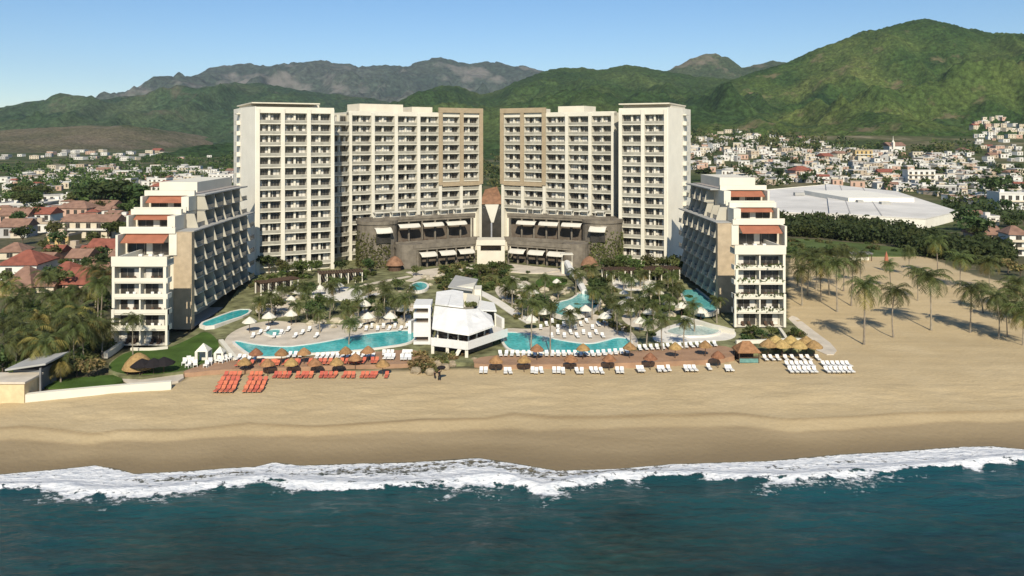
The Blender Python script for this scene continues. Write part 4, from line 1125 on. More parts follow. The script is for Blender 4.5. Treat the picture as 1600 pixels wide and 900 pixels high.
# open sand: base pixel in the photo, crown height
RP = [(1350,539,446,1.10,'nearest palm on the open sand, standing alone by the golden palapas'), (1396,528,455,.95,'tall palm on the sand just inland of the nearest lone palm'), (1455,516,432,1.15,'broad full palm standing in the middle of the sand clearing'),
      (1516,519,452,.95,'leaning full palm on the sand inland of a long trunk shadow'), (1560,530,462,.9,'dark palm on the sand near the long trunk shadows'), (1574,527,475,.95,'short palm with drooping fronds at the edge of the sand'),
      (1308,487,412,.9,'slim palm on the sand behind the golden palapas, one of the back row'), (1283,470,412,1.0,'bushy palm in the back row on the sand beside the wing'), (1262,462,402,.85,'half hidden palm close to the corner of the wing with hanging plants'),
      (1330,478,410,.8,'thin palm at the back of the sand before the dark low hut'), (1296,462,398,.9,'tall palm at the back of the sand in front of the grass field'), (1246,448,398,.8,'palm squeezed against the side of the wing with hanging plants'),
      (1392,452,412,.62,'small dark palm beside the orange folded parasol'), (1500,452,402,.95,'palm at the back edge of the sand with a pale skirt'), (1545,458,408,.95,'palm at the back edge of the sand before the rubble heap'),
      (1465,430,378,.95,'tall palm rising out of the dark grove behind the sand'), (1420,432,390,.7,'small palm at the foot of the dark grove'), (1590,486,440,.9,'palm at the margin of the sand below the rubble heap'), (1610,505,466,.9,'palm on the margin of the sand, partly outside the view'), (1536,488,447,.7,'thin short palm between the leaning palm and the rubble heap'),
      (1578,505,455,1.0,'full palm near the margin of the sand, inland of the short drooping palm'), (1598,540,486,1.0,'palm at the margin of the sand nearest the sea'), 
      (1275,452,396,.9,'palm among the back row, second from the wing'), (1318,455,394,.9,'full palm in the back row before the grass field'), (1253,478,420,.9,'low palm with wide fronds beside the wing corner'), (1345,444,396,.7,'small palm beside the dark low hut'), (1434,470,424,.8,'palm standing behind the broad full palm')]
for px, py, cy, s, lab in RP:
    g = gp(px, py); h = (py - cy) * g[1] / F
    palm(*g, h, lab, 'palms on the open sand', s * 1.12)
LP = [(72,592,538,1.15,1,'yellowish palm nearest the sea, in front of the grey slab house'), (131,571,508,1.15,1,'tall golden palm beside the seaward wing'), (108,575,500,1.0,0,'slim pale trunked palm between two golden palms'), (117,578,512,.9,0,'thin palm leaning among the golden palms'),
      (153,515,442,1.1,0,'tall palm close behind the seaward wing'), (158,498,430,.9,1,'golden palm pressed against the seaward wing'), (80,520,462,1.1,0,'palm with a pale trunk in the middle of the thicket'), (40,560,510,1.0,0,'dark palm above the grey slab house'),
      (20,520,470,1.0,0,'palm in front of the brown tiled roofs at the edge of view'), (60,545,496,1.0,1,'golden palm in the thicket inland of the slab house'), (100,530,478,1.0,0,'green palm deep in the thicket'), (130,500,455,.9,0,'palm in the thicket below the long red roof'),
      (5,548,505,1.0,0,'palm cut by the edge of view above the platform'), (90,560,520,.9,0,'low green palm between the slab house and the golden palms'), (208,560,497,.75,0,'single palm standing on the lawn before the wing'), (145,548,500,.9,0,'palm behind the small tan garden trees'), (35,500,455,1.0,0,'palm rising before the white arcaded house'), (110,500,458,.8,0,'slender palm in front of the red roofed houses'), (52,575,522,1.1,1,'golden palm close behind the slab house'), (122,548,486,1.0,1,'golden palm in the thicket behind the tall golden palm'), (25,585,530,1.0,0,'green palm beside the slab house at the edge of view'), (150,480,420,1.0,0,'dark palm rising past the long red roof'),
      (70,480,430,.9,0,'palm before the biggest brown roof'), (10,495,445,1.0,1,'golden palm at the edge of view below the brown roof'), (95,600,566,.8,1,'low golden palm on the seaward lawn'), (160,560,508,.9,0,'palm at the corner of the seaward wing')]
for px, py, cy, s, gld, lab in LP:
    g = gp(px, py); h = (py - cy) * g[1] / F
    palm(*g, h, lab, 'palms in the thicket beside the wing', s * 1.0, bool(gld))
GP = [(405,500,472),(440,478,452),(462,505,478),(500,520,490),(515,498,470),(545,512,484),(560,500,472),(590,505,482),(618,500,470),(470,470,445),(520,462,440),(600,470,448),(830,548,478),(860,556,482),(842,505,478),(815,500,470),(872,468,448),(790,470,452),
      (905,452,432),(935,490,458),(945,475,452),(960,505,470),(985,540,480),(965,522,480),(1000,500,470),(1020,515,480),(1035,548,500),(1045,500,470),(1060,480,452),(975,455,432),(1000,448,428),(1045,455,430),(1015,478,455),(925,440,420),(890,520,490),(1070,545,505),(1010,545,505),(545,540,505),(575,470,448),(640,470,450),(425,505,462),(480,500,455),(520,488,448),(560,490,452),(600,498,455),(632,508,468),(800,480,440),(825,500,452),(850,478,436),(900,462,425),(925,500,455),(955,470,430),(985,480,438),(1005,470,430),(1030,490,448),(1050,470,430),(1085,520,478),(1120,505,470)]
GZONE = lambda px, py: 'around the boomerang pool' if px < 700 and py > 485 else 'in the beds in front of the tower with three outer bays' if px < 700 else 'around the wide turquoise pool' if py > 515 and px < 1000 else 'around the pale splash pool' if px >= 1000 and py > 490 else 'in the beds around the greenish upper pool'
for i, (px, py, cy) in enumerate(GP):
    x, y = garden_pt(px, py); z = float(rz(x, y)); h = max(3.2, (py - cy) * y / F * 1.05)
    zn = GZONE(px, py)
    palm(x, y, z, h, 'green garden palm ' + zn, 'garden palms ' + zn, .55 + .18 * random.random())

# ------------------------------------------------------------------ broadleaf trees and shrubs
def leaf_crown(seed, n=420, r=3.2, hh=2.6, size=.55, lobes=8, mi_alt=.12, shell=.55):
    rr = random.Random(seed); b = MB()
    L = [(Vector((rr.gauss(0, r * .42), rr.gauss(0, r * .42), rr.uniform(-.3, .55) * hh)), rr.uniform(.35, .62) * r) for _ in range(lobes)]
    for i in range(n):
        c, q = L[i % lobes]
        d = Vector((rr.gauss(0, 1), rr.gauss(0, 1), rr.gauss(0, .8))).normalized() * q * (shell + (1 - shell) * rr.random() ** .5)
        d.z *= .8
        leafquad(b, c + d, rr, size * rr.uniform(.6, 1.35), 1 if rr.random() < mi_alt else 0)
    return b
def tree_set(mats, seeds, **k):
    out = []
    for s in seeds:
        cm = leaf_crown(s, **k).mesh('crown', mats)
        rr = random.Random(s + 99); t = MB()
        t.tube([(0, 0, -.4), (.08, .05, 1.5), (.15, 0, 3.2)], [.26, .19, .13], 7)
        for q in range(4):
            a = q * 1.57 + rr.random(); t.tube([(.1, 0, 1.6 + .25 * q), (.1 + 1.0 * math.cos(a), 1.0 * math.sin(a), 2.9 + .2 * q), (.1 + 1.6 * math.cos(a), 1.6 * math.sin(a), 4.0)], [.11, .07, .03], 5)
        out.append((t.mesh('trunk', ['bark']), cm))
    return out
TREES = dict(mid=tree_set(['leafA', 'leafC'], (1, 2, 3)), dark=tree_set(['leafB', 'leafA'], (4, 5, 6)), olive=tree_set(['leafC', 'leafA'], (7, 8)), dry=tree_set(['leafD', 'leafC'], (9,), mi_alt=.4))
def tree(x, y, z, h, kind, label, group, name='tree', wide=1.0):
    rr = random.Random(int(x * 31 + y * 17))
    tm, cm = rr.choice(TREES[kind]); s = h / 6.4
    root = thing(name, label, 'tree', (x, y, z), rr.uniform(0, 6.28), group)
    link('trunk', tm, root, scale=(s, s, s))
    link('crown', cm, root, (0, 0, 4.3 * s), rr.uniform(0, 6.28), scale=(s * wide * rr.uniform(.85, 1.15), s * wide * rr.uniform(.85, 1.15), s * rr.uniform(.85, 1.1)))
    return root
SHR = {k: [leaf_crown(s, 200, .95, .55, .26, 5, .2, .5) for s in ss] for k, ss in dict(mid=(31, 32), dark=(33, 34), olive=(35, 36), dry=(37, 38)).items()}
SHR = {k: [b.mesh('shrub', dict(mid=['leafA', 'leafC'], dark=['leafB', 'leafA'], olive=['leafC', 'leafD'], dry=['leafD', 'leafC'])[k]) for b in v] for k, v in SHR.items()}
def shrub(x, y, z, r, kind, label, group):
    rr = random.Random(int(x * 71 + y * 37))
    o = link('shrub', rr.choice(SHR[kind]), None, (x, y, z + r * .35), rr.uniform(0, 6.28), (r * rr.uniform(.85, 1.2), r * rr.uniform(.85, 1.2), r * rr.uniform(.7, 1.0)))
    return tag(o, label, 'shrub', group)
CN = dict(mid='bright green', dark='dark green', olive='olive green', dry='dry tan')
# trees among the pools
for px, py, h, k in [(430,492,5.5,'olive'),(408,490,5,'mid'),(490,505,6.5,'dark'),(500,490,5.5,'mid'),(540,490,4.5,'olive'),(575,490,4.5,'dark'),(600,490,5,'olive'),(455,468,4.5,'olive'),(482,465,5,'dark'),(530,455,4.5,'mid'),(560,448,4,'olive'),(620,455,4,'mid'),(650,432,4,'olive'),
                     (735,440,4.5,'mid'),(750,432,4.5,'olive'),(770,428,4.5,'mid'),(785,438,4,'dark'),(715,440,4,'olive'),(820,478,4.5,'olive'),(845,492,6,'dark'),(860,500,5.5,'dark'),(835,462,4,'olive'),(935,465,6.5,'dark'),(930,478,5,'dark'),(955,490,5,'dark'),(985,490,4.5,'olive'),(1005,490,5,'dark'),(1020,500,4.5,'mid'),
                     (1000,440,5,'olive'),(970,440,4.5,'olive'),(1030,440,5,'olive'),(1055,470,5,'mid'),(1040,480,4,'dark'),(900,500,3.6,'mid'),(1035,425,5,'mid'),(440,440,4,'mid'),(470,432,4,'dark'),(410,455,5,'olive'),(1175,528,3.5,'mid'),(1205,528,3.2,'olive'),(1240,530,3,'mid'),(1190,532,3,'dark')]:
    x, y = garden_pt(px, py); zn = GZONE(px, py) if px < 1100 else 'in the bed under the wing with hanging plants'
    tree(x, y, float(rz(x, y)), h * .8, k, f'{CN[k]} broadleaf tree {zn}', f'{CN[k]} trees {zn}', wide=.9)
rr = random.Random(41)
for i in range(26):
    px, py = rr.uniform(1215, 1420), rr.uniform(376, 397); g = gp(px, py); k = rr.choice(['olive', 'dark', 'mid'])
    shrub(*g, rr.uniform(.8, 1.8), k, f'{CN[k]} bush scattered over the grass field before the grove', f'{CN[k]} bushes on the grass field')
rr = random.Random(15)
for i in range(46):
    px = rr.choice([rr.uniform(398, 585), rr.uniform(950, 1062)]); x, y = garden_pt(px, rr.uniform(424, 440)); k = rr.choice(['mid', 'olive', 'dark', 'mid'])
    zn = 'at the foot of the tower with three outer bays' if px < 700 else 'at the foot of the tower with two outer bays'
    if i % 3: shrub(x, y, float(rz(x, y)), rr.uniform(1.0, 2.2), k, f'{CN[k]} shrub {zn}', f'{CN[k]} shrubs {zn}')
    else: tree(x, y, float(rz(x, y)), rr.uniform(3.5, 6), k, f'{CN[k]} tree {zn}', f'{CN[k]} trees {zn}')
rr = random.Random(5); placed = 0
ZO = [(390, 650, 440, 505), (690, 830, 420, 465), (800, 960, 430, 515), (940, 1080, 430, 530), (1150, 1250, 515, 533), (560, 660, 465, 510)]
while placed < 120:
    a = ZO[rr.randrange(len(ZO))]; px, py = rr.uniform(a[0], a[1]), rr.uniform(a[2], a[3])
    if 640 < px < 790 and py > 452: continue
    x, y = garden_pt(px, py); k = rr.choice(['mid', 'dark', 'olive', 'olive', 'mid'])
    zn = GZONE(px, py) if px < 1100 else 'in the bed under the wing with hanging plants'
    shrub(x, y, float(rz(x, y)), rr.uniform(.6, 1.4), k, f'{CN[k]} shrub {zn}', f'{CN[k]} shrubs {zn}'); placed += 1
# dry shrubs and rocks below the white restaurant
for i, (px, py, r, k) in enumerate([(655,578,2.0,'dry'),(662,570,1.7,'dry'),(668,580,1.7,'olive'),(676,572,1.4,'dry'),(690,570,1.5,'olive'),(700,566,1.3,'olive'),(712,566,1.0,'dry'),(660,562,1.4,'dry'),(728,562,1.0,'dry')]):
    g = gp(px, py); shrub(g[0], g[1], g[2] + (.5 if py < 572 else 0), r, k, f'{CN[k]} scrub on the bank below the white restaurant', f'{CN[k]} scrub below the restaurant')
for i, (px, py, r) in enumerate([(650,583,1.0),(672,584,.9),(683,572,1.1),(696,576,.8),(706,572,.9),(740,566,.8)]):
    g = gp(px, py); rq = random.Random(i); b = MB(); n = 9
    prof = [(.01, -r * .4), (r, -r * .2), (r * 1.05, r * .3), (r * .7, r * .75), (.01, r * .9)]
    b.lathe(prof, n, (0, 0, 0)); b.v = [(x * rq.uniform(.8, 1.2), y * rq.uniform(.8, 1.2), z * rq.uniform(.85, 1.15)) for x, y, z in b.v]
    tag(b.build('boulder', ['rock'], None, (g[0], g[1], g[2] + .2)), 'brown boulder on the bank below the white restaurant', 'boulder', 'boulders below the restaurant')

# cream rocks that edge the pools and beds
RK = []
for i in range(5):
    rq = random.Random(60 + i); b = MB(); b.lathe([(.01, -.4), (1, -.25), (1.05, .25), (.65, .62), (.01, .75)], 8)
    b.v = [(x * rq.uniform(.75, 1.25), y * rq.uniform(.75, 1.25), z * rq.uniform(.8, 1.2)) for x, y, z in b.v]; RK.append(b.mesh('garden_rock', ['rockc']))
rr = random.Random(63)
for cx, cy, sx, sy, n, zn in [(898, 474, 42, 22, 34, 'around the greenish upper pool'), (560, 507, 80, 5, 26, 'along the inland curb of the boomerang pool'), (450, 478, 50, 14, 22, 'in the beds near the wing with bare balconies'), (1030, 480, 40, 20, 22, 'in the beds below the long pergola'), (700, 440, 40, 12, 14, 'behind the white restaurant'), (825, 470, 35, 20, 20, 'between the restaurant and the upper pool'), (610, 470, 40, 20, 18, 'inland of the white bar tower')]:
    for _ in range(n):
        a = rr.uniform(0, 6.28); e = rr.uniform(.75, 1.1); px, py = cx + sx * math.cos(a) * e, cy + sy * math.sin(a) * e
        x, y = garden_pt(px, py); s = rr.uniform(.45, 1.15)
        o = link('garden_rock', rr.choice(RK), None, (x, y, float(rz(x, y)) + .1), rr.uniform(0, 6.28), (s * rr.uniform(.8, 1.5), s, s * rr.uniform(.7, 1.1)))
        tag(o, 'cream garden rock ' + zn, 'rock', 'cream rocks ' + zn)
# ------------------------------------------------------------------ houses and the town
def hm(name, c, v=.1): return mat(name, c, .85, v, .25)
WALLS = dict(white=hm('house_white', (.66, .63, .56)), cream=hm('house_cream', (.58, .50, .37)), pink=hm('house_pink', (.52, .34, .25)), yellow=hm('house_yellow', (.52, .37, .16)), grey=hm('house_grey', (.40, .38, .35)), tan=hm('house_tan', (.44, .35, .25)))
ROOFS = dict(red=mat('red_tile_roof', (.25, .085, .055), .9, .25, .6, bump=.4, bscale=5), brown=mat('brown_tile_roof', (.25, .145, .10), .9, .25, .5, bump=.4, bscale=5), white=mat('white_flat_roof', (.60, .57, .51), .9, .15, .2), grey=mat('grey_flat_roof', (.38, .36, .33), .9, .2, .2), tan=mat('tan_flat_roof', (.42, .34, .25), .9, .2, .2))
def house(x, y, z, w, d, h, wall, roof, form, label, group, rz_=0.0, parts=True, floors=None, name='house', cat='house', awn=False):
    floors = floors or max(1, round(h / 3.1))
    base = -2.5
    if not parts:
        b = MB(); b.box(-w/2, w/2, 0, d, base, h, 0)
        fh = h / floors
        for k in range(floors):
            n = max(1, int(w / 3.2))
            for i in range(n):
                cx = -w/2 + (i + .5) * w / n; b.box(cx - .65, cx + .65, -.05, .3, k * fh + .8, k * fh + fh * .78, 2)
        if form == 'flat': b.box(-w/2 - .15, w/2 + .15, -.15, d + .15, h, h + .35, 1)
        else:
            e = .5; q = d * .26
            i_ = min(w, d) * .5 if form == 'hip' else 0
            b.add([(-w/2-e, -e, h), (w/2+e, -e, h), (w/2+e, d+e, h), (-w/2-e, d+e, h), (-w/2-e+i_, d/2, h+q), (w/2+e-i_, d/2, h+q)], [(0,1,5,4), (2,3,4,5), (1,2,5), (3,0,4), (0,3,2,1)], 1)
        return tag(b.build(name, [WALLS[wall], ROOFS[roof], M['room']], None, (x, y, z), rz=rz_), label, cat, group)
    root = thing(name, label, cat, (x, y, z), rz_, group)
    MB().box(-w/2, w/2, .02, d, base, h).build('wall', [WALLS[wall]], root)
    b = MB()
    if form == 'flat':
        b.box(-w/2 - .2, w/2 + .2, -.2, d + .2, h + .003, h + .3); b.box(-w/2 - .2, w/2 + .2, -.2, .05, h + .3, h + .9); b.box(-w/2 - .2, -w/2 + .05, .05, d, h + .3, h + .9); b.box(w/2 - .05, w/2 + .2, .05, d, h + .3, h + .9)
        b.box(-w*.3, -w*.3 + 2.2, d*.5, d*.5 + 2, h + .3, h + 2.0)
    else:
        e = .6; q = d * .28; i_ = min(w, d) * .5 if form == 'hip' else 0
        for s in (0, .2):
            pass
        b.add([(-w/2-e, -e, h), (w/2+e, -e, h), (w/2+e, d+e, h), (-w/2-e, d+e, h), (-w/2-e+i_, d/2, h+q), (w/2+e-i_, d/2, h+q), (-w/2-e, -e, h-.25), (w/2+e, -e, h-.25), (w/2+e, d+e, h-.25), (-w/2-e, d+e, h-.25)],
              [(0,1,5,4), (2,3,4,5), (1,2,5), (3,0,4), (6,7,1,0), (7,8,2,1), (8,9,3,2), (9,6,0,3)])
    b.build('roof', [ROOFS[roof]], root)
    fh = h / floors; n = max(1, min(7, int(w / 3.6)))
    b0 = MB(); b0.box(-.9, .9, -.06, .0, 0, fh * .56, 0); b0.box(-1.0, 1.0, -.1, -.062, -.1, .0, 1); b0.box(-.04, .04, -.1, -.062, 0, fh * .56, 1); wm = b0.mesh('window', ['glass', 'frame'])
    for k in range(floors):
        for i in range(n):
            link('window', wm, root, (-w/2 + (i + .5) * w / n, 0, k * fh + fh * .22))
        if k and floors > 1: MB().box(-w/2 + .2, w/2 - .2, -1.1, -.12, k * fh - .15, k * fh + .55).build('balcony', [WALLS['white' if wall != 'white' else 'cream']], root)
    return root
def house_px(px, py, wpx, hpx, d, *a, **k):
    g = gp(px, py); s = g[1] / F
    return house(g[0], g[1], g[2], wpx * s, d, hpx * s, *a, **k)
# near houses inland of the thicket: centre px, base py, width and wall height in photo px
NH = [(28,437,56,24,12,'white','red','hip','white arcaded house with a dark red roof, nearest the sea of the red roofed houses'),
      (22,462,46,12,16,'pink','brown','hip','broad house under the biggest brown tiled hip roof'), (118,455,42,12,12,'pink','red','gable','low house with a dusty red roof beside the biggest brown roof'),
      (200,413,56,12,11,'tan','brown','gable','long house with a brown red roof right behind the seaward wing'), (165,396,60,8,10,'pink','red','gable','long bright red roofed house behind the seaward wing'), (225,402,46,12,10,'cream','red','gable','red roofed house peeping out beside the wing terraces'),
      (90,384,34,15,9,'yellow','tan','flat','orange yellow block with a flat roof'), (138,372,84,26,9,'cream','brown','gable','cream apartment row with dark loggias under brown roofs'), (192,352,34,12,10,'white','white','flat','plain white box house at the end of the apartment row'),
      (66,458,34,12,10,'cream','brown','gable','small cream house squeezed between the brown hip roof and the dusty red roof'), (92,438,30,12,9,'white','red','hip','small white house with a red hip roof inland of the dusty red roof'), (150,430,34,12,9,'cream','brown','gable','cream house with a brown roof beside the thicket palms'), (62,420,26,12,8,'white','brown','gable','white house with a brown gable behind the arcaded house'), (140,408,30,12,8,'cream','red','gable','cream house with a short red gable below the bright red roof'), (105,398,26,10,8,'tan','tan','flat','tan flat roofed house among the garden trees'), (15,405,34,12,9,'cream','brown','hip','cream house with a brown hip roof at the edge of view'), (60,364,48,14,10,'white','tan','flat','white house with dark verandas in front of the yellow block'), (20,372,40,18,10,'grey','brown','gable','grey house in the shade of trees at the edge of view'), (112,338,50,13,12,'pink','brown','hip','pink house with a brown hip roof behind the apartment row'),
      (60,346,38,12,10,'white','red','gable','white house with a pinkish red roof, middle of the town'), (20,348,44,12,11,'pink','brown','gable','pink house with a brown roof at the edge of the town'), (155,334,44,12,10,'cream','brown','gable','cream house with a low brown gable beyond the apartment row'),
      (88,324,36,10,14,'white','white','flat','white flat roofed house before the valley trees'), (30,330,70,10,20,'grey','white','flat','long grey workshop with a white flat roof'), (70,314,52,8,16,'white','grey','flat','low white hall with a grey flat roof'),
      (5,318,40,9,16,'white','white','flat','white hall at the edge of view'), (105,316,18,10,8,'white','white','flat','small white cube house at the end of the white halls'), (130,352,24,10,8,'yellow','red','gable','small yellow house with a red roof between the pink houses'),
      (40,318,22,8,8,'cream','tan','flat','small cream house between the white halls'), (80,410,26,16,7,'pink','red','gable','narrow orange pink house among the trees'), (120,414,30,12,8,'white','brown','gable','small white house with a sagging brown roof among the trees'),
      (265,300,60,9,14,'white','red','hip','white house with a red hip roof behind the wing terraces'), (245,290,30,10,12,'white','white','flat','white block behind the wing terraces'), (300,286,26,10,10,'cream','white','flat','cream block against the tall tower'), (345,284,40,10,14,'white','white','flat','white flat block beside the tall tower'), (205,282,20,7,10,'white','white','flat','white block among the valley trees'), (185,290,40,10,12,'white','white','flat','wide white house with dark windows among the valley trees')]
for px, py, w, h, d, wa, ro, fo, lab in NH: house_px(px, py, w, h, d, wa, ro, fo, lab, None, random.uniform(-.15, .15))
# houses by the sand and the warehouse
for px, py, w, h, d, wa, ro, fo, lab, fl in [(1592,400,26,34,9,'white','brown','hip','white three storey house with a brown roof at the edge of the sand', 3), (1590,327,52,24,16,'white','white','flat','big white flat roofed building beside the round tree', 2), (1545,375,40,9,10,'tan','brown','gable','long low brown shed at the end of the warehouse', 1),
                                             (1530,348,22,10,9,'white','brown','gable','white house with a brown gable behind the warehouse end', 1), (1552,352,18,12,8,'white','white','flat','bright white cube house behind the warehouse end', 2), (1350,248,26,13,10,'yellow','tan','flat','yellow ochre block at the foot of the hill', 2), (1440,287,40,20,12,'white','white','flat','white terraced block behind the warehouse', 3), (1465,300,54,9,16,'grey','white','flat','long pale shed behind the warehouse', 1), (1257,276,30,10,12,'pink','red','hip','house with a large faded red roof above the warehouse', 1)]:
    house_px(px, py, w, h, d, wa, ro, fo, lab, None, random.uniform(-.2, .2), True, fl)
# long warehouse, its white roof stepping down to the end wall
g2 = gp(1494, 352)
o = thing('warehouse', 'huge low warehouse with a wide white roof behind the dark grove', 'warehouse', g2)
T = Matrix.Translation(-Vector(g2))
def at(px, Y, z): return Vector(((px - PX0) * Y / F, Y, z))
A, Bp, Cp, D_, G_, F_, E_ = at(1497, 388, 10.4), at(1446, 352, 10.4), at(1296, 372, 11), at(1185, 385, 11), at(1150, 520, 11), at(1290, 600, 11.4), at(1400, 520, 11.2)
b = MB(T); b.slab([A, E_, F_, Cp, Bp], .6); b.slab([Cp - Vector((0, 0, .8)), F_ - Vector((0, 0, .8)), G_ - Vector((0, 0, .8)), D_ - Vector((0, 0, .8))], .5); b.build('roof', ['roofwh'], o)
b = MB(T)
for p, q in ((A, Bp), (Bp, Cp), (Cp, D_), (A, E_), (F_, G_)):
    b.add([(p.x, p.y, 2), (q.x, q.y, 2), (q.x, q.y, q.z - .45), (p.x, p.y, p.z - .45)], [(0, 1, 2, 3)])
b.build('wall', ['white2'], o)
x0 = at(1400, 430, 0).x; MB(T).box(x0 - 22, x0 + 14, 438, 500, 10.3, 13.0).build('roof_step', ['white2'], o)
for i in (2, 5):
    p, q = Cp.lerp(Bp, i / 9), F_.lerp(E_, i / 9)
    b = MB(T); b.slab([p + Vector((0, 0, .18)), p + Vector((.5, 0, .18)), q + Vector((.5, 0, .18)), q + Vector((0, 0, .18))], .17); b.build('roof_seam', [ROOFS['grey']], o)
for (px, Y, w) in ((1305, 470, 5), (1320, 450, 4), (1385, 420, 5), (1250, 490, 6), (1345, 430, 3)):
    k = at(px, Y, 0); MB(T).box(k.x - w/2, k.x + w/2, Y, Y + 3, 10.5, 12.3).build('roof_unit', ['grey'], o)
# church
gc = gp(1400, 238); s = gc[1] / F * .72
o = thing('church', 'church with a slim white steeple at the foot of the wooded hill', 'church', gc)
MB().box(-14 * s, 20 * s, 0, 20, -4, 14 * s).build('wall', [WALLS['white']], o)
b = MB(); b.add([(-16*s, -1, 14*s), (22*s, -1, 14*s), (22*s, 21, 14*s), (-16*s, 21, 14*s), (-16*s, 10, 22*s), (22*s, 10, 22*s)], [(0,1,5,4), (2,3,4,5), (1,2,5), (3,0,4)]); b.build('roof', [ROOFS['brown']], o)
b = MB(); b.box(-9*s, -5*s, -3, 1.5, -4, 22*s); b.lathe([(3.0*s, 22*s), (.8*s, 27*s), (.35*s, 34*s), (.01, 36*s)], 8, (-7*s, -.8, 0)); b.build('steeple', ['white'], o)
# modern slab house by the platform, low dark hut on the sand
g = gp(38, 618); o = thing('slab_house', 'modern grey house with an overhanging slab roof beside the cream platform', 'house', g)
b = MB(); b.box(-3.0, 1.6, 2, 7, -.5, 3.7); b.box(2.2, 2.5, .5, .8, -.5, 4.4); b.build('wall', ['dgrey'], o)
b = MB(); b.slab([(-3.6, .6, 4.2), (3.2, .6, 5.2), (3.2, 8, 5.2), (-3.6, 8, 4.2)], .3); b.build('roof', ['grey'], o)
MB().box(-2.6, 1.2, 1.9, 1.99, .4, 3.2).build('glazing', ['glass'], o)
b = MB(); b.slab([(-6, -3, 1.2), (-2, -3, 2.2), (-2, 0, 2.2), (-6, 0, 1.2)], .3); b.build('ramp', ['grey'], o)
g = gp(1347, 408); o = thing('beach_hut', 'low dark roofed hut at the back of the sand', 'hut', g)
MB().box(-3.6, 3.6, 0, 3.4, 2.2, 2.6).build('roof', ['dgrey'], o)
b = MB()
for x in (-3.3, 3.1):
    for y in (.2, 3.0): b.box(x, x + .2, y, y + .2, -.2, 2.2)
b.build('post', ['wood'], o); MB().box(-3.0, 3.0, 1.6, 1.8, 0, 1.1).build('counter', ['white'], o)
# distant town: 240 houses of their own, the smallest as one mass
rr = random.Random(12)
ZN = [('on the plain behind the warehouse', [(1075,232),(1180,228),(1320,236),(1500,250),(1600,262),(1600,330),(1500,318),(1430,302),(1290,288),(1190,292),(1075,262)], 110, 12, 22, 6, 10),
      ('in the village climbing the wooded hill', [(1518,188),(1560,184),(1600,196),(1600,262),(1545,250),(1525,222)], 34, 8, 14, 4, 7),
      ('at the edge of the wooded hill', [(1075,214),(1150,206),(1260,222),(1400,240),(1520,240),(1520,256),(1400,254),(1200,244),(1075,236)], 22, 8, 14, 5, 8),
      ('among the valley trees inland of the red roofs', [(0,282),(60,268),(130,262),(200,262),(300,262),(370,268),(370,284),(260,292),(140,288),(60,304),(0,310)], 42, 10, 20, 6, 9),
      ('in the tiled quarter inland of the thicket', [(0,330),(100,322),(215,330),(215,372),(120,366),(0,380)], 28, 14, 26, 8, 11),
      ('far up the valley below the grey hills', [(0,226),(120,236),(260,238),(330,234),(370,232),(370,246),(200,252),(0,250)], 12, 9, 18, 3, 6)]
seen_h = []
def town_house(px, py, zn, wlo, whi, hlo, hhi, many=None):
    g = gp(px, py)
    if g is None or g[1] > 4000 or g[1] < 230: return False
    s = g[1] / F
    tile = 'tiled' in zn
    wa = rr.choice(['white', 'white', 'white', 'cream', 'cream', 'grey', 'tan', 'pink'] if not tile else ['white', 'cream', 'pink', 'yellow', 'cream'])
    fo = rr.choice(['flat'] * 7 + ['gable'] if not tile else ['gable', 'hip', 'flat'])
    ro = (rr.choice(['white', 'grey', 'tan']) if fo == 'flat' else rr.choice(['red', 'brown']))
    w = rr.uniform(wlo, whi) * s; h = min(rr.uniform(hlo, hhi) * s, 14)
    lab = f"{dict(white='whitewashed', cream='cream', grey='grey', tan='tan', pink='pinkish', yellow='yellow')[wa]} house with a {ro} {dict(flat='flat', gable='gabled', hip='hipped')[fo]} roof {zn}"
    if many is None:
        house(g[0], g[1], g[2], w, rr.uniform(.7, 1.1) * w, h, wa, ro, fo, lab, f'{wa} houses, {ro} roofs, {zn}', rr.uniform(-.4, .4), False)
    else:
        a = rr.uniform(-.4, .4); d = w * .9
        many.X = Matrix.Translation((g[0], g[1], g[2])) @ Matrix.Rotation(a, 4, 'Z')
        many.box(-w/2, w/2, 0, d, -2, h, {'white': 0, 'cream': 1, 'pink': 2, 'grey': 3, 'tan': 3, 'yellow': 1}[wa]); many.box(-w/2-.2, w/2+.2, -.2, d+.2, h, h+.4, 4 if fo == 'flat' else 5)
        n = max(1, int(w / 4))
        for i in range(n): many.box(-w/2 + (i+.5)*w/n - .8, -w/2 + (i+.5)*w/n + .8, -.06, .2, h*.3, h*.7, 6)
    return True
for zn, poly, n, wlo, whi, hlo, hhi in ZN:
    x0, x1 = min(p[0] for p in poly), max(p[0] for p in poly); y0, y1 = min(p[1] for p in poly), max(p[1] for p in poly)
    k = t = 0; pts_ = []
    while k < n and t < 6000:
        t += 1
        px, py = rr.uniform(x0, x1), rr.uniform(y0, y1)
        if not inside(px, py, poly) or any(abs(px - a) < wlo * .8 and abs(py - c) < hlo * .7 for a, c in pts_): continue
        if town_house(px, py, zn, wlo, whi, hlo, hhi): pts_.append((px, py)); k += 1
many = MB(); k = 0
while k < 900:
    zn, poly, n, wlo, whi, hlo, hhi = ZN[rr.choice([0, 0, 1, 2, 2, 3, 3, 3, 5, 4])]
    px, py = rr.uniform(0, 1600), rr.uniform(180, 330)
    if inside(px, py, poly) and town_house(px, py, zn, wlo * .6, whi * .65, hlo * .7, hhi * .8, many): k += 1
many.X = None
o = stuff(many.build('distant_rooftops', [WALLS['white'], WALLS['cream'], WALLS['pink'], WALLS['grey'], ROOFS['white'], ROOFS['brown'], M['room']]))
tag(o, 'mass of tiny pale rooftops scattered over the plain and hill foot', 'rooftops')

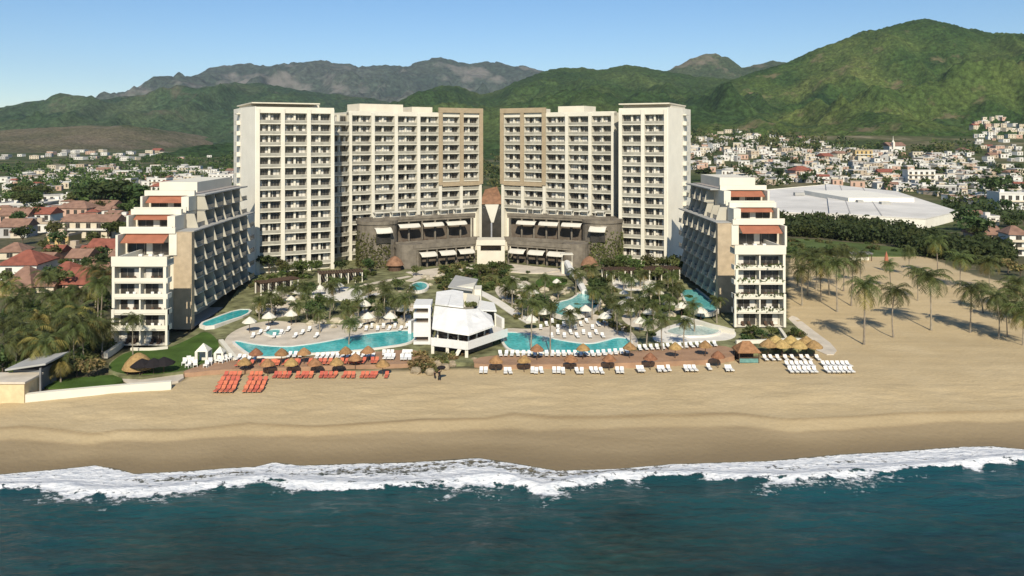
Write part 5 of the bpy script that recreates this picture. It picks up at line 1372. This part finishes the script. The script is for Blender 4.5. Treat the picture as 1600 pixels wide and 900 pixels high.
# ------------------------------------------------------------------ woods and town trees
def wood(name, label, poly, n, r0, r1, mats, seed, leaves=46, hk=1.0):
    """A far wood that reads as one mass: many leafy crowns in one object."""
    q = random.Random(seed); b = MB(); k = t = 0
    x0, x1 = min(p[0] for p in poly), max(p[0] for p in poly); y0, y1 = min(p[1] for p in poly), max(p[1] for p in poly)
    while k < n and t < n * 60:
        t += 1
        px, py = q.uniform(x0, x1), q.uniform(y0, y1)
        if not inside(px, py, poly): continue
        g = gp(px, py)
        if g is None or g[1] > 4500: continue
        k += 1
        r = q.uniform(r0, r1) * (1 + .12 * min(3, max(0, g[1] - 500) / 500)); c = Vector((g[0], g[1], g[2] + r * .75 * hk)); mi = q.choice(range(len(mats)))
        for _ in range(leaves):
            d = Vector((q.gauss(0, 1), q.gauss(0, 1), q.gauss(0, .9))).normalized() * r * q.uniform(.55, 1.05); d.z *= .85 * hk
            leafquad(b, c + d, q, r * (.34 if leaves < 80 else .24), mi if q.random() < .85 else q.choice(range(len(mats))))
    o = stuff(b.build(name, mats)); return tag(o, label, 'wood')
wood('grove', 'dense dark green grove in front of the warehouse', [(1202,368),(1290,373),(1400,384),(1450,402),(1560,418),(1590,402),(1525,390),(1480,386),(1440,372),(1380,358),(1290,352),(1202,350)], 380, 2.4, 3.8, ['leafB', 'leafB', 'leafA'], 1, 110, 1.1)
wood('woodland', 'broad belt of green valley trees inland of the red roofs', [(0,262),(120,252),(260,246),(372,240),(372,275),(250,282),(140,300),(110,330),(215,332),(230,300),(100,300),(0,290)], 250, 3.5, 5.6, ['leafA', 'leafB', 'leafA'], 2, 46)
wood('woodland', 'far green woods at the foot of the low hills seen between the towers', [(372,236),(560,230),(768,238),(1060,232),(1060,262),(768,300),(372,270)], 330, 4.5, 7, ['leafA', 'leafB', 'leafC'], 3, 40)
wood('woodland', 'scattered town greenery between the pale houses on the plain', [(1075,225),(1300,236),(1500,246),(1600,262),(1600,335),(1500,345),(1430,302),(1290,290),(1190,300),(1075,262)], 190, 3.0, 4.6, ['leafB', 'leafA', 'leafB'], 4, 36)
wood('woodland', 'leafy fringe along the foot of the wooded hill', [(1075,200),(1250,216),(1420,232),(1530,226),(1530,244),(1400,246),(1200,236),(1075,226)], 130, 4, 6.5, ['leafB', 'leafA', 'leafC'], 6, 34)
wood('undergrowth', 'tangled undergrowth beneath the palms of the thicket', [(0,590),(0,480),(60,470),(165,458),(172,545),(150,575),(70,596)], 130, .8, 1.9, ['leafB', 'leafA', 'leafC'], 8, 60)
struct(drape('grass_field', outline([(1200,372),(1260,374),(1400,386),(1446,400),(1380,402),(1290,399),(1205,396)], 1, beach_pt), lambda x, y: float(near_z(x, y)) + .25, M['field'], .5, 6))
# single trees
for px, py, h, k, lab in [(165,330,17,'dark','big round dark tree in the valley before the town'), (190,328,16,'mid','big bright tree beside the darkest valley tree'), (140,326,14,'dark','dark tree at the end of the white halls'), (215,330,14,'dark','dark tree against the wing terraces'), (1548,312,15,'dark','very large round dark tree beside the big white building'), (1100,282,10,'dark','dark tree standing over the roof of the wing with hanging plants'),
                          (1165,280,10,'dark','dark tree inland of the wing with hanging plants'), (1512,362,9,'dark','dark tree at the end wall of the warehouse'), (1524,374,9,'dark','dark tree beside the warehouse end wall'), (1450,246,12,'dark','dark tree behind the church'),
                          (250,288,12,'mid','green tree before the white block near the tower'), (1575,428,4.5,'dry','grey brown bush heap at the edge of the sand'), (1595,434,4,'dry','dry bush heap beside the white three storey house')]:
    g = gp(px, py); tree(*g, h, k, lab, None, wide=1.25)
rr = random.Random(77)
TZ = [('between the red roofed houses', [(60,392),(160,380),(170,440),(60,470),(0,470),(0,440),(60,440)], 14, 4, 7), ('in the thicket beside the wing', [(0,590),(0,480),(165,460),(170,540),(140,572),(60,590)], 12, 3, 5), ('in the tiled quarter', [(0,330),(215,330),(215,378),(0,385)], 16, 5, 8),
      ('among the white halls', [(0,300),(130,296),(130,326),(0,330)], 18, 6, 10), ('at the back of the sand', [(1205,396),(1330,398),(1330,404),(1240,410),(1205,402)], 9, 3, 4.5), ('between the pale houses behind the warehouse', [(1080,250),(1600,270),(1600,345),(1510,330),(1430,302),(1290,290),(1080,270)], 30, 5, 8), ('at the end of the warehouse', [(1512,356),(1600,345),(1600,400),(1512,388)], 14, 4, 7)]
for zn, poly, n, h0, h1 in TZ:
    k = 0
    while k < n:
        px, py = rr.uniform(min(p[0] for p in poly), max(p[0] for p in poly)), rr.uniform(min(p[1] for p in poly), max(p[1] for p in poly))
        if not inside(px, py, poly): continue
        g = gp(px, py); kd = rr.choice(['dark', 'dark', 'mid', 'olive'])
        tree(*g, rr.uniform(h0, h1), kd, f'{CN[kd]} tree {zn}', f'{CN[kd]} trees {zn}', wide=1.15); k += 1
for i, (px, py) in enumerate([(90,585),(120,590),(152,588),(138,592)]):
    g = gp(px, py); tree(*g, 3.4, 'dry', 'small tan garden tree on the seaward lawn', 'tan trees on the seaward lawn')
# hillside scatter: bushes on the mound planted before the restaurant terraces
for i in range(70):
    px, py = rr.uniform(690, 800), rr.uniform(415, 455); x, y = garden_pt(px, py); kd = rr.choice(['mid', 'olive', 'mid'])
    shrub(x, y, float(rz(x, y)), rr.uniform(1.0, 2.0), kd, f'{CN[kd]} shrub on the planted mound before the portal', f'{CN[kd]} shrubs on the mound')
# ------------------------------------------------------------------ beach furniture
def lounger_mesh(m):
    b = MB()
    b.box(-.34, .34, -1.0, .35, .30, .42, 0)
    b.slab([(-.34, .35, .42), (.34, .35, .42), (.34, .95, .86), (-.34, .95, .86)], .10, 0)
    for x in (-.32, .26):
        for y in (-.9, .2): b.box(x, x + .06, y, y + .06, 0, .298, 1)
    b.box(-.36, -.342, -1.0, .4, .28, .36, 1); b.box(.342, .36, -1.0, .4, .28, .36, 1)
    return b.mesh('sun_lounger', [m, 'frame'])
LM = dict(orange=lounger_mesh('orange'), white=lounger_mesh('lwhite'))
def lounger(px, py, c, label, group, rz_=None, solver=None, dz=0):
    if solver: x, y = garden_pt(px, py); z = float(rz(x, y))
    else: x, y, z = gp(px, py)
    o = link('sun_lounger', LM[c], None, (x, y, z + .04 + dz), random.uniform(-.12, .12) if rz_ is None else rz_, (.98, 1.05, 1.0))
    return tag(o, label, 'sun lounger', group)
def parasol_meshes(m, r=1.28, h=2.0, n=10, shag=True):
    b = MB(); rr = random.Random(n)
    prof = [(r, 0), (r * 1.03, -.16), (r * .98, .02), (r * .55, .55), (.12, .98), (.01, 1.02)]
    b.lathe(prof, n * 2); b.v = [(x * rr.uniform(.95, 1.05), y * rr.uniform(.95, 1.05), z + (rr.uniform(-.1, .02) if z < .1 and shag else 0)) for x, y, z in b.v]
    c = b.mesh('canopy', [m]); p = MB(); p.tube([(0, 0, -.3), (0, 0, h + .9)], [.07, .06], 6)
    return c, p.mesh('pole', ['wood']), h
PA = dict(tan=parasol_meshes('thatch'), orange=parasol_meshes('thatchO'), gold=parasol_meshes('thatchY', 1.4, 2.1), white=parasol_meshes('canvas', 1.45, 2.3, 4, False), dark=parasol_meshes('black', 1.8, 2.3, 4, False))
def parasol(px, py, k, label, group=None, name='beach_parasol', dz=0, solver=None, s=1.0):
    if solver: x, y = garden_pt(px, py); z = float(rz(x, y))
    else: x, y, z = gp(px, py)
    root = thing(name, label, 'parasol', (x, y, z + dz), random.uniform(0, 6.28), group, (s, s, s)); c, p, h = PA[k]
    link('canopy', c, root, (0, 0, h)); link('pole', p, root); return root
# parasols seaward of the boomerang pool; foot pixels
for i, (px, py, k) in enumerate([(382,585,'tan'),(418,587,'orange'),(455,586,'tan'),(492,586,'orange'),(526,585,'tan'),(555,578,'orange'),(598,588,'tan'),(400,570,'orange'),(440,570,'tan'),(475,569,'orange'),(540,567,'tan'),(575,566,'orange')]):
    parasol(px, py, k, f'{ {"tan": "tan", "orange": "orange"}[k]} thatched parasol among the coral loungers', f'{k} parasols among the coral loungers', dz=.1, solver=py < 577)
for i, (px, py, k) in enumerate([(775,582,'orange'),(819,581,'tan'),(839,563,'orange'),(892,580,'orange'),(911,562,'tan'),(952,579,'orange'),(984,560,'tan'),(1016,577,'orange'),(1055,560,'tan'),(1102,557,'tan'),(1122,574,'orange')]):
    parasol(px, py, k, f'{k} thatched parasol seaward of the wide turquoise pool', f'{k} parasols seaward of the wide pool', dz=.1, solver=py < 570)
for i, (px, py) in enumerate([(1200,558),(1222,559),(1248,560),(1272,560),(1212,552),(1236,552),(1260,553)]):
    parasol(px, py, 'gold', 'golden thatched palapa parasol in the cluster by the bed of planting', 'golden palapas', 'palapa', s=1.15)
for i, (px, py) in enumerate([(222,592),(240,591),(256,589)]):
    parasol(px, py, 'dark', 'black square parasol on the sandy terrace beside the round palapa', 'black parasols', s=1.1)
for (px, py) in [(850,505),(895,510),(915,500),(830,516),(945,512),(890,500),(1000,520),(1015,505),(1065,495),(1095,503),(1045,490),(985,500),(975,470),(1010,462),(1030,470),(990,450),(815,460),(835,470),(870,452),(430,470),(455,480),(500,462),(530,458),(600,485),(570,492),(420,512),(455,508),(575,512),(610,512),(630,500),(390,520)]:
    zn = ('on the terrace inland of the boomerang pool' if px < 700 else 'on the terraces around the wide and pale pools') if py >= 487 else ('of white canvas in the beds of the lap pool side' if px < 700 else 'of white canvas in the beds of the upper pool side')
    parasol(px, py, 'white', ('smaller' if py < 487 else 'white') + ' square parasol ' + zn, ('smaller' if py < 487 else 'white') + ' parasols ' + zn, solver=1, s=.85 if py < 487 else 1.05)
# round palapa and bar hut
g = gp(216, 588); o = thing('round_palapa', 'large round thatched palapa on the seaward edge of the lawn', 'palapa', g)
b = MB(); b.lathe([(2.7, 1.7), (2.75, 1.55), (2.2, 2.6), (1.3, 3.6), (.45, 4.15), (.01, 4.25)], 22); b.build('thatch_roof', ['thatchY'], o)
for k in range(6): MB().tube([(2.2 * math.cos(k * 1.047), 2.2 * math.sin(k * 1.047), -.3), (2.2 * math.cos(k * 1.047), 2.2 * math.sin(k * 1.047), 2.1)], [.09, .08], 6).build('post', ['wood'], o)
MB().lathe([(1.6, 0), (1.6, 1.0), (.01, 1.0)], 14).build('counter', ['wood'], o)
g = gp(1166, 563); o = thing('beach_bar', 'square beach bar with a shaggy orange thatch roof and a teal counter', 'bar', g, 0, None, (.85, .85, .82))
b = MB(); b.add([(-2.6,-2.4,2.5),(2.6,-2.4,2.5),(2.6,2.4,2.5),(-2.6,2.4,2.5),(-.8,0,4.6),(.8,0,4.6),(-2.6,-2.4,2.3),(2.6,-2.4,2.3),(2.6,2.4,2.3),(-2.6,2.4,2.3)], [(0,1,5,4),(2,3,4,5),(1,2,5),(3,0,4),(6,7,1,0),(7,8,2,1),(8,9,3,2),(9,6,0,3),(9,8,7,6)])
b.build('thatch_roof', ['thatchO'], o)
for x in (-2.2, 2.2):
    for y in (-2, 2): MB().tube([(x, y, -.4), (x, y, 2.5)], [.1, .1], 6).build('post', ['wood'], o)
b = MB(); b.box(-2.1, 2.1, -1.9, -1.5, 0, 1.05, 0); b.box(-2.25, 2.25, -2.05, -1.4, 1.05, 1.13, 1); b.build('counter', ['teal', 'wood'], o)
MB().box(-2.0, 2.0, 1.4, 1.7, 0, 2.2).build('back_shelf', ['wood'], o)
# folded orange parasol on the sand
g = gp(1385, 424); o = thing('folded_parasol', 'tall folded orange red parasol standing on the sand', 'parasol', g)
MB().lathe([(.25, 2.0), (.7, 2.4), (.45, 4.5), (.05, 6.0), (.01, 6.1)], 9).build('canopy', ['redaw'], o); MB().tube([(0, 0, -.2), (0, 0, 2.3)], [.12, .1], 6).build('pole', ['wood'], o)

# coral loungers
for bx, n, lab in ((340, 4, 'coral sun lounger in the seaward block nearest the lawn'), (384, 4, 'coral sun lounger in the seaward block next to the one nearest the lawn')):
    for r in range(3):
        for c in range(n): lounger(bx + 2 + c * 8.0 - r * 3.2 + 4, 598.5 + r * 6.8, 'orange', lab, lab)
for px in list(range(352, 376, 7)) + [392, 399, 406, 430, 437, 444, 451, 465, 472, 479, 486, 502, 509, 516, 523, 538, 545, 552, 566, 573, 580, 586, 604]:
    lounger(px, 590, 'orange', 'coral sun lounger in the seaward row beneath the thatched parasols', 'coral loungers, seaward row')
for px in [372, 392, 410, 424, 428, 434, 446, 462, 466, 484, 500, 507, 515, 534, 541, 548, 554, 561, 568, 582, 588]:
    lounger(px, 573 - (px - 372) * .024, 'orange', 'coral sun lounger in the inland row on the edge of the terracotta deck', 'coral loungers, inland row', solver=1, dz=.1)
# white loungers
for px, py in [(372,563),(380,564),(388,565),(397,566)] + [(452 + 9 * i, 559 - i * .3) for i in range(3)] + [(495 + 8 * i, 561 - i * .2) for i in range(12)] + [(600 + 6 * i, 556) for i in range(3)] + [(602 + 6 * i, 562) for i in range(3)] + [(630 + 6 * i, 556) for i in range(3)] + [(628 + 6 * i, 563) for i in range(3)]:
    lounger(px, py, 'white', 'white sun lounger on the terracotta deck seaward of the boomerang pool', 'white loungers by the boomerang pool', solver=1, dz=.1)
for px in range(782, 985, 9): lounger(px, 557 - (px > 930) * (px - 930) * .08, 'white', 'white sun lounger along the seaward curb of the wide turquoise pool', 'white loungers along the wide pool', solver=1, dz=.1)
for px, py in [(752,579),(759,579),(790,580),(797,580),(832,579),(838,580),(846,579),(866,579),(873,579),(880,580),(902,580),(909,580),(925,579),(932,579),(940,580),(965,579),(972,579),(998,577),(1004,577),(1030,577),(1037,577),(1045,576),(1072,576),(1079,576),(1086,576),(1108,574),(1136,576),(1142,576)]:
    lounger(px, py + 4, 'white', 'white sun lounger on the sand under the parasols seaward of the wide turquoise pool', 'white loungers on the sand by the wide pool', dz=.05)
for px, py in [(1000 + 9 * i, 548 - i * .5) for i in range(14)]: lounger(px, py, 'white', 'white sun lounger on the deck seaward of the pale splash pool', 'white loungers by the splash pool', solver=1, dz=.1)
for bx, cols, lab in ((1231, 6, 'white sun lounger in the open block seaward of the golden palapas'), (1288, 6, 'white sun lounger in the open block below the nearest lone palm')):
    for r in range(2):
        for c in range(cols): lounger(bx + c * 7.6 + r * 4.5, 573 + r * 9, 'white', lab, lab)
for px in [1196, 1206, 1216, 1228, 1240, 1254, 1264, 1278]: lounger(px, 563, 'white', 'white sun lounger in the shade of the golden palapas', 'white loungers under the golden palapas')
for px, py in [(845 + 9 * i, 515 - (i % 3) * 5) for i in range(12)] + [(862 + 10 * i, 528 - (i % 2) * 5) for i in range(9)]: lounger(px, py, 'white', 'white sun lounger on the terrace inland of the wide turquoise pool', 'white loungers inland of the wide pool', solver=1, dz=.06)
for px, py in [(395 + 11 * i, 528 - (i % 3) * 5) for i in range(10)] + [(545 + 9 * i, 513 + (i % 2) * 4) for i in range(11)]: lounger(px, py, 'white', 'white sun lounger on the terrace inland of the boomerang pool', 'white loungers inland of the boomerang pool', solver=1, dz=.06)
# white event tent and seats at the corner of the lawn
g = gp(318, 572); o = thing('event_tent', 'white draped event tent at the seaward corner of the lawn', 'tent', (g[0], g[1], float(rz(g[0], g[1]))))
b = MB()
for cx, cy, w, h in ((0, 0, 2.4, 3.6), (3.0, .3, 1.8, 2.9)):
    b.add([(cx-w/2,cy-w/2,h*.62),(cx+w/2,cy-w/2,h*.62),(cx+w/2,cy+w/2,h*.62),(cx-w/2,cy+w/2,h*.62),(cx,cy,h)], [(0,1,4),(1,2,4),(2,3,4),(3,0,4)])
    b.box(cx-w/2, cx-w/2+.5, cy-w/2, cy-w/2+.4, 0, h*.62); b.box(cx+w/2-.4, cx+w/2, cy-w/2, cy-w/2+.4, 0, h*.62); b.box(cx-w/2, cx+w/2, cy+w/2-.1, cy+w/2, 0, h*.62)
b.build('drape', ['canvas'], o)
cb = MB(); cb.box(-.3, .3, -.3, .3, .3, .48); cb.box(-.3, .3, .24, .32, .48, 1.0)
for x in (-.3, .24):
    for y in (-.3, .24): cb.box(x, x + .06, y, y + .06, 0, .3)
cm = cb.mesh('beach_chair', ['lwhite'])
for px, py in [(288,577),(294,581),(300,576),(305,580),(328,577),(340,573),(346,574),(352,572),(358,570),(322,581),(295,574)]:
    g = gp(px, py); tag(link('beach_chair', cm, None, (g[0], g[1], float(rz(g[0], g[1])) + .05), random.uniform(-.4, .4), (1.3, 1.3, 1.3)), 'white chair near the event tent at the corner of the lawn', 'chair', 'white chairs by the event tent')

# ------------------------------------------------------------------ two people on the sand
def person(px, py, label, pose, s=1.0, top='black', bottom='black', rz_=0.):
    g = gp(px, py)
    J = dict(pel=(0,0,.95), sp=(0,-.01,1.18), ch=(0,-.02,1.36), nk=(0,-.02,1.50), hd=(0,-.03,1.62), tp=(0,-.02,1.75),
             hl=(.10,0,.92), kl=(.12,-.10,.50), al=(.12,.08,.08), tl=(.12,-.10,.03), hr=(-.10,0,.92), kr=(-.11,.05,.50), ar=(-.11,.22,.10), tr=(-.11,.06,.03),
             sl=(.19,-.02,1.42), el=(.28,.02,1.15), wl=(.27,-.14,.93), fl=(.27,-.17,.82), sr=(-.19,-.02,1.42), er=(-.28,.0,1.15), wr=(-.25,-.2,.98), fr=(-.25,-.24,.88))
    if pose == 'carry': J.update(el=(.34,-.05,1.5), wl=(.24,-.12,1.78), fl=(.18,-.1,1.86))
    E = [('pel','sp'),('sp','ch'),('ch','nk'),('nk','hd'),('hd','tp'),('pel','hl'),('hl','kl'),('kl','al'),('al','tl'),('pel','hr'),('hr','kr'),('kr','ar'),('ar','tr'),('ch','sl'),('sl','el'),('el','wl'),('wl','fl'),('ch','sr'),('sr','er'),('er','wr'),('wr','fr')]
    rad = dict(pel=.15, sp=.125, ch=.15, nk=.06, hd=.10, tp=.07, hl=.10, kl=.065, al=.045, tl=.035, hr=.10, kr=.065, ar=.045, tr=.035, sl=.065, el=.045, wl=.032, fl=.035, sr=.065, er=.045, wr=.032, fr=.035)
    ks = list(J); me = bpy.data.meshes.new('person'); me.from_pydata([J[k] for k in ks], [(ks.index(a), ks.index(c)) for a, c in E], [])
    o = link('person', me, None, g, rz_, (s, s, s))
    sk = o.modifiers.new('skin', 'SKIN'); o.modifiers.new('sub', 'SUBSURF').levels = 1; o.modifiers['sub'].render_levels = 2
    for k, v in zip(ks, me.skin_vertices[0].data): v.radius = (rad[k], rad[k] * (.75 if k in ('pel', 'sp', 'ch') else 1)); v.use_root = k == 'pel'
    me.materials.append(M['skin'])
    cl = MB(); cl.lathe([(.19, .90), (.17, 1.12), (.20, 1.36), (.12, 1.47), (.07, 1.50)], 12, (0, -.015, 0)); cl.v = [(x * 1.05, y * .8, z) for x, y, z in cl.v]
    for sx, a, c in ((1, 'sl', 'el'), (-1, 'sr', 'er')): cl.tube([J[a], Vector(J[a]).lerp(Vector(J[c]), .8)], [.085, .07], 8)
    cl.build('shirt', [top], o, smooth=True)
    tr = MB(); tr.tube([(0, 0, .98), (0, 0, .86)], [.18, .17], 10)
    for a, c, d in (('hl', 'kl', 'al'), ('hr', 'kr', 'ar')): tr.tube([J[a], J[c], Vector(J[c]).lerp(Vector(J[d]), .85)], [.12, .085, .07], 8)
    tr.build('trousers', [bottom], o, smooth=True)
    h = MB(); h.lathe([(.112, 1.62), (.115, 1.68), (.09, 1.76), (.01, 1.79)], 10, (0, -.01, 0)); h.build('hair', ['black'], o, smooth=True)
    return tag(o, label, 'person')
random.seed(4)
person(686.5, 595, 'person in dark clothes walking on the sand with a dark bundle raised on one shoulder', 'carry', 1.15, rz_=.5)
g = gp(686.5, 595); o = link('bundle', None); 
b = MB(); b.lathe([(.01, -.28), (.42, -.2), (.55, .05), (.40, .28), (.01, .34)], 10); b.v = [(x * 1.5, y, z) for x, y, z in b.v]
bpy.data.objects.remove(o)
tag(b.build('bundle', ['black'], None, (g[0] + .35, g[1] - .05, g[2] + 2.3), smooth=True, rz=.3), 'dark bundle held up on a walking vendor\'s shoulder', 'bundle')
person(679.5, 592, 'smaller person in dark shorts and top standing on the sand before the scrubby bank', 'stand', .8, rz_=-.3)

# ------------------------------------------------------------------ air between the camera and the mountains
m = bpy.data.materials.new('haze_air'); m.use_nodes = True; nt = m.node_tree
for n in list(nt.nodes):
    if n.type == 'BSDF_PRINCIPLED': nt.nodes.remove(n)
pv = nt.nodes.new('ShaderNodeVolumePrincipled'); pv.inputs['Color'].default_value = (.72, .82, 1.0, 1); pv.inputs['Density'].default_value = HAZE
pv.inputs['Anisotropy'].default_value = 0.0
lk(nt, pv.outputs[0], nt.nodes['Material Output'].inputs['Volume'])
b = MB(); b.box(-7000, 8000, -700, 15000, -110, 1250); o = b.build('haze', [m]); o['kind'] = 'stuff'
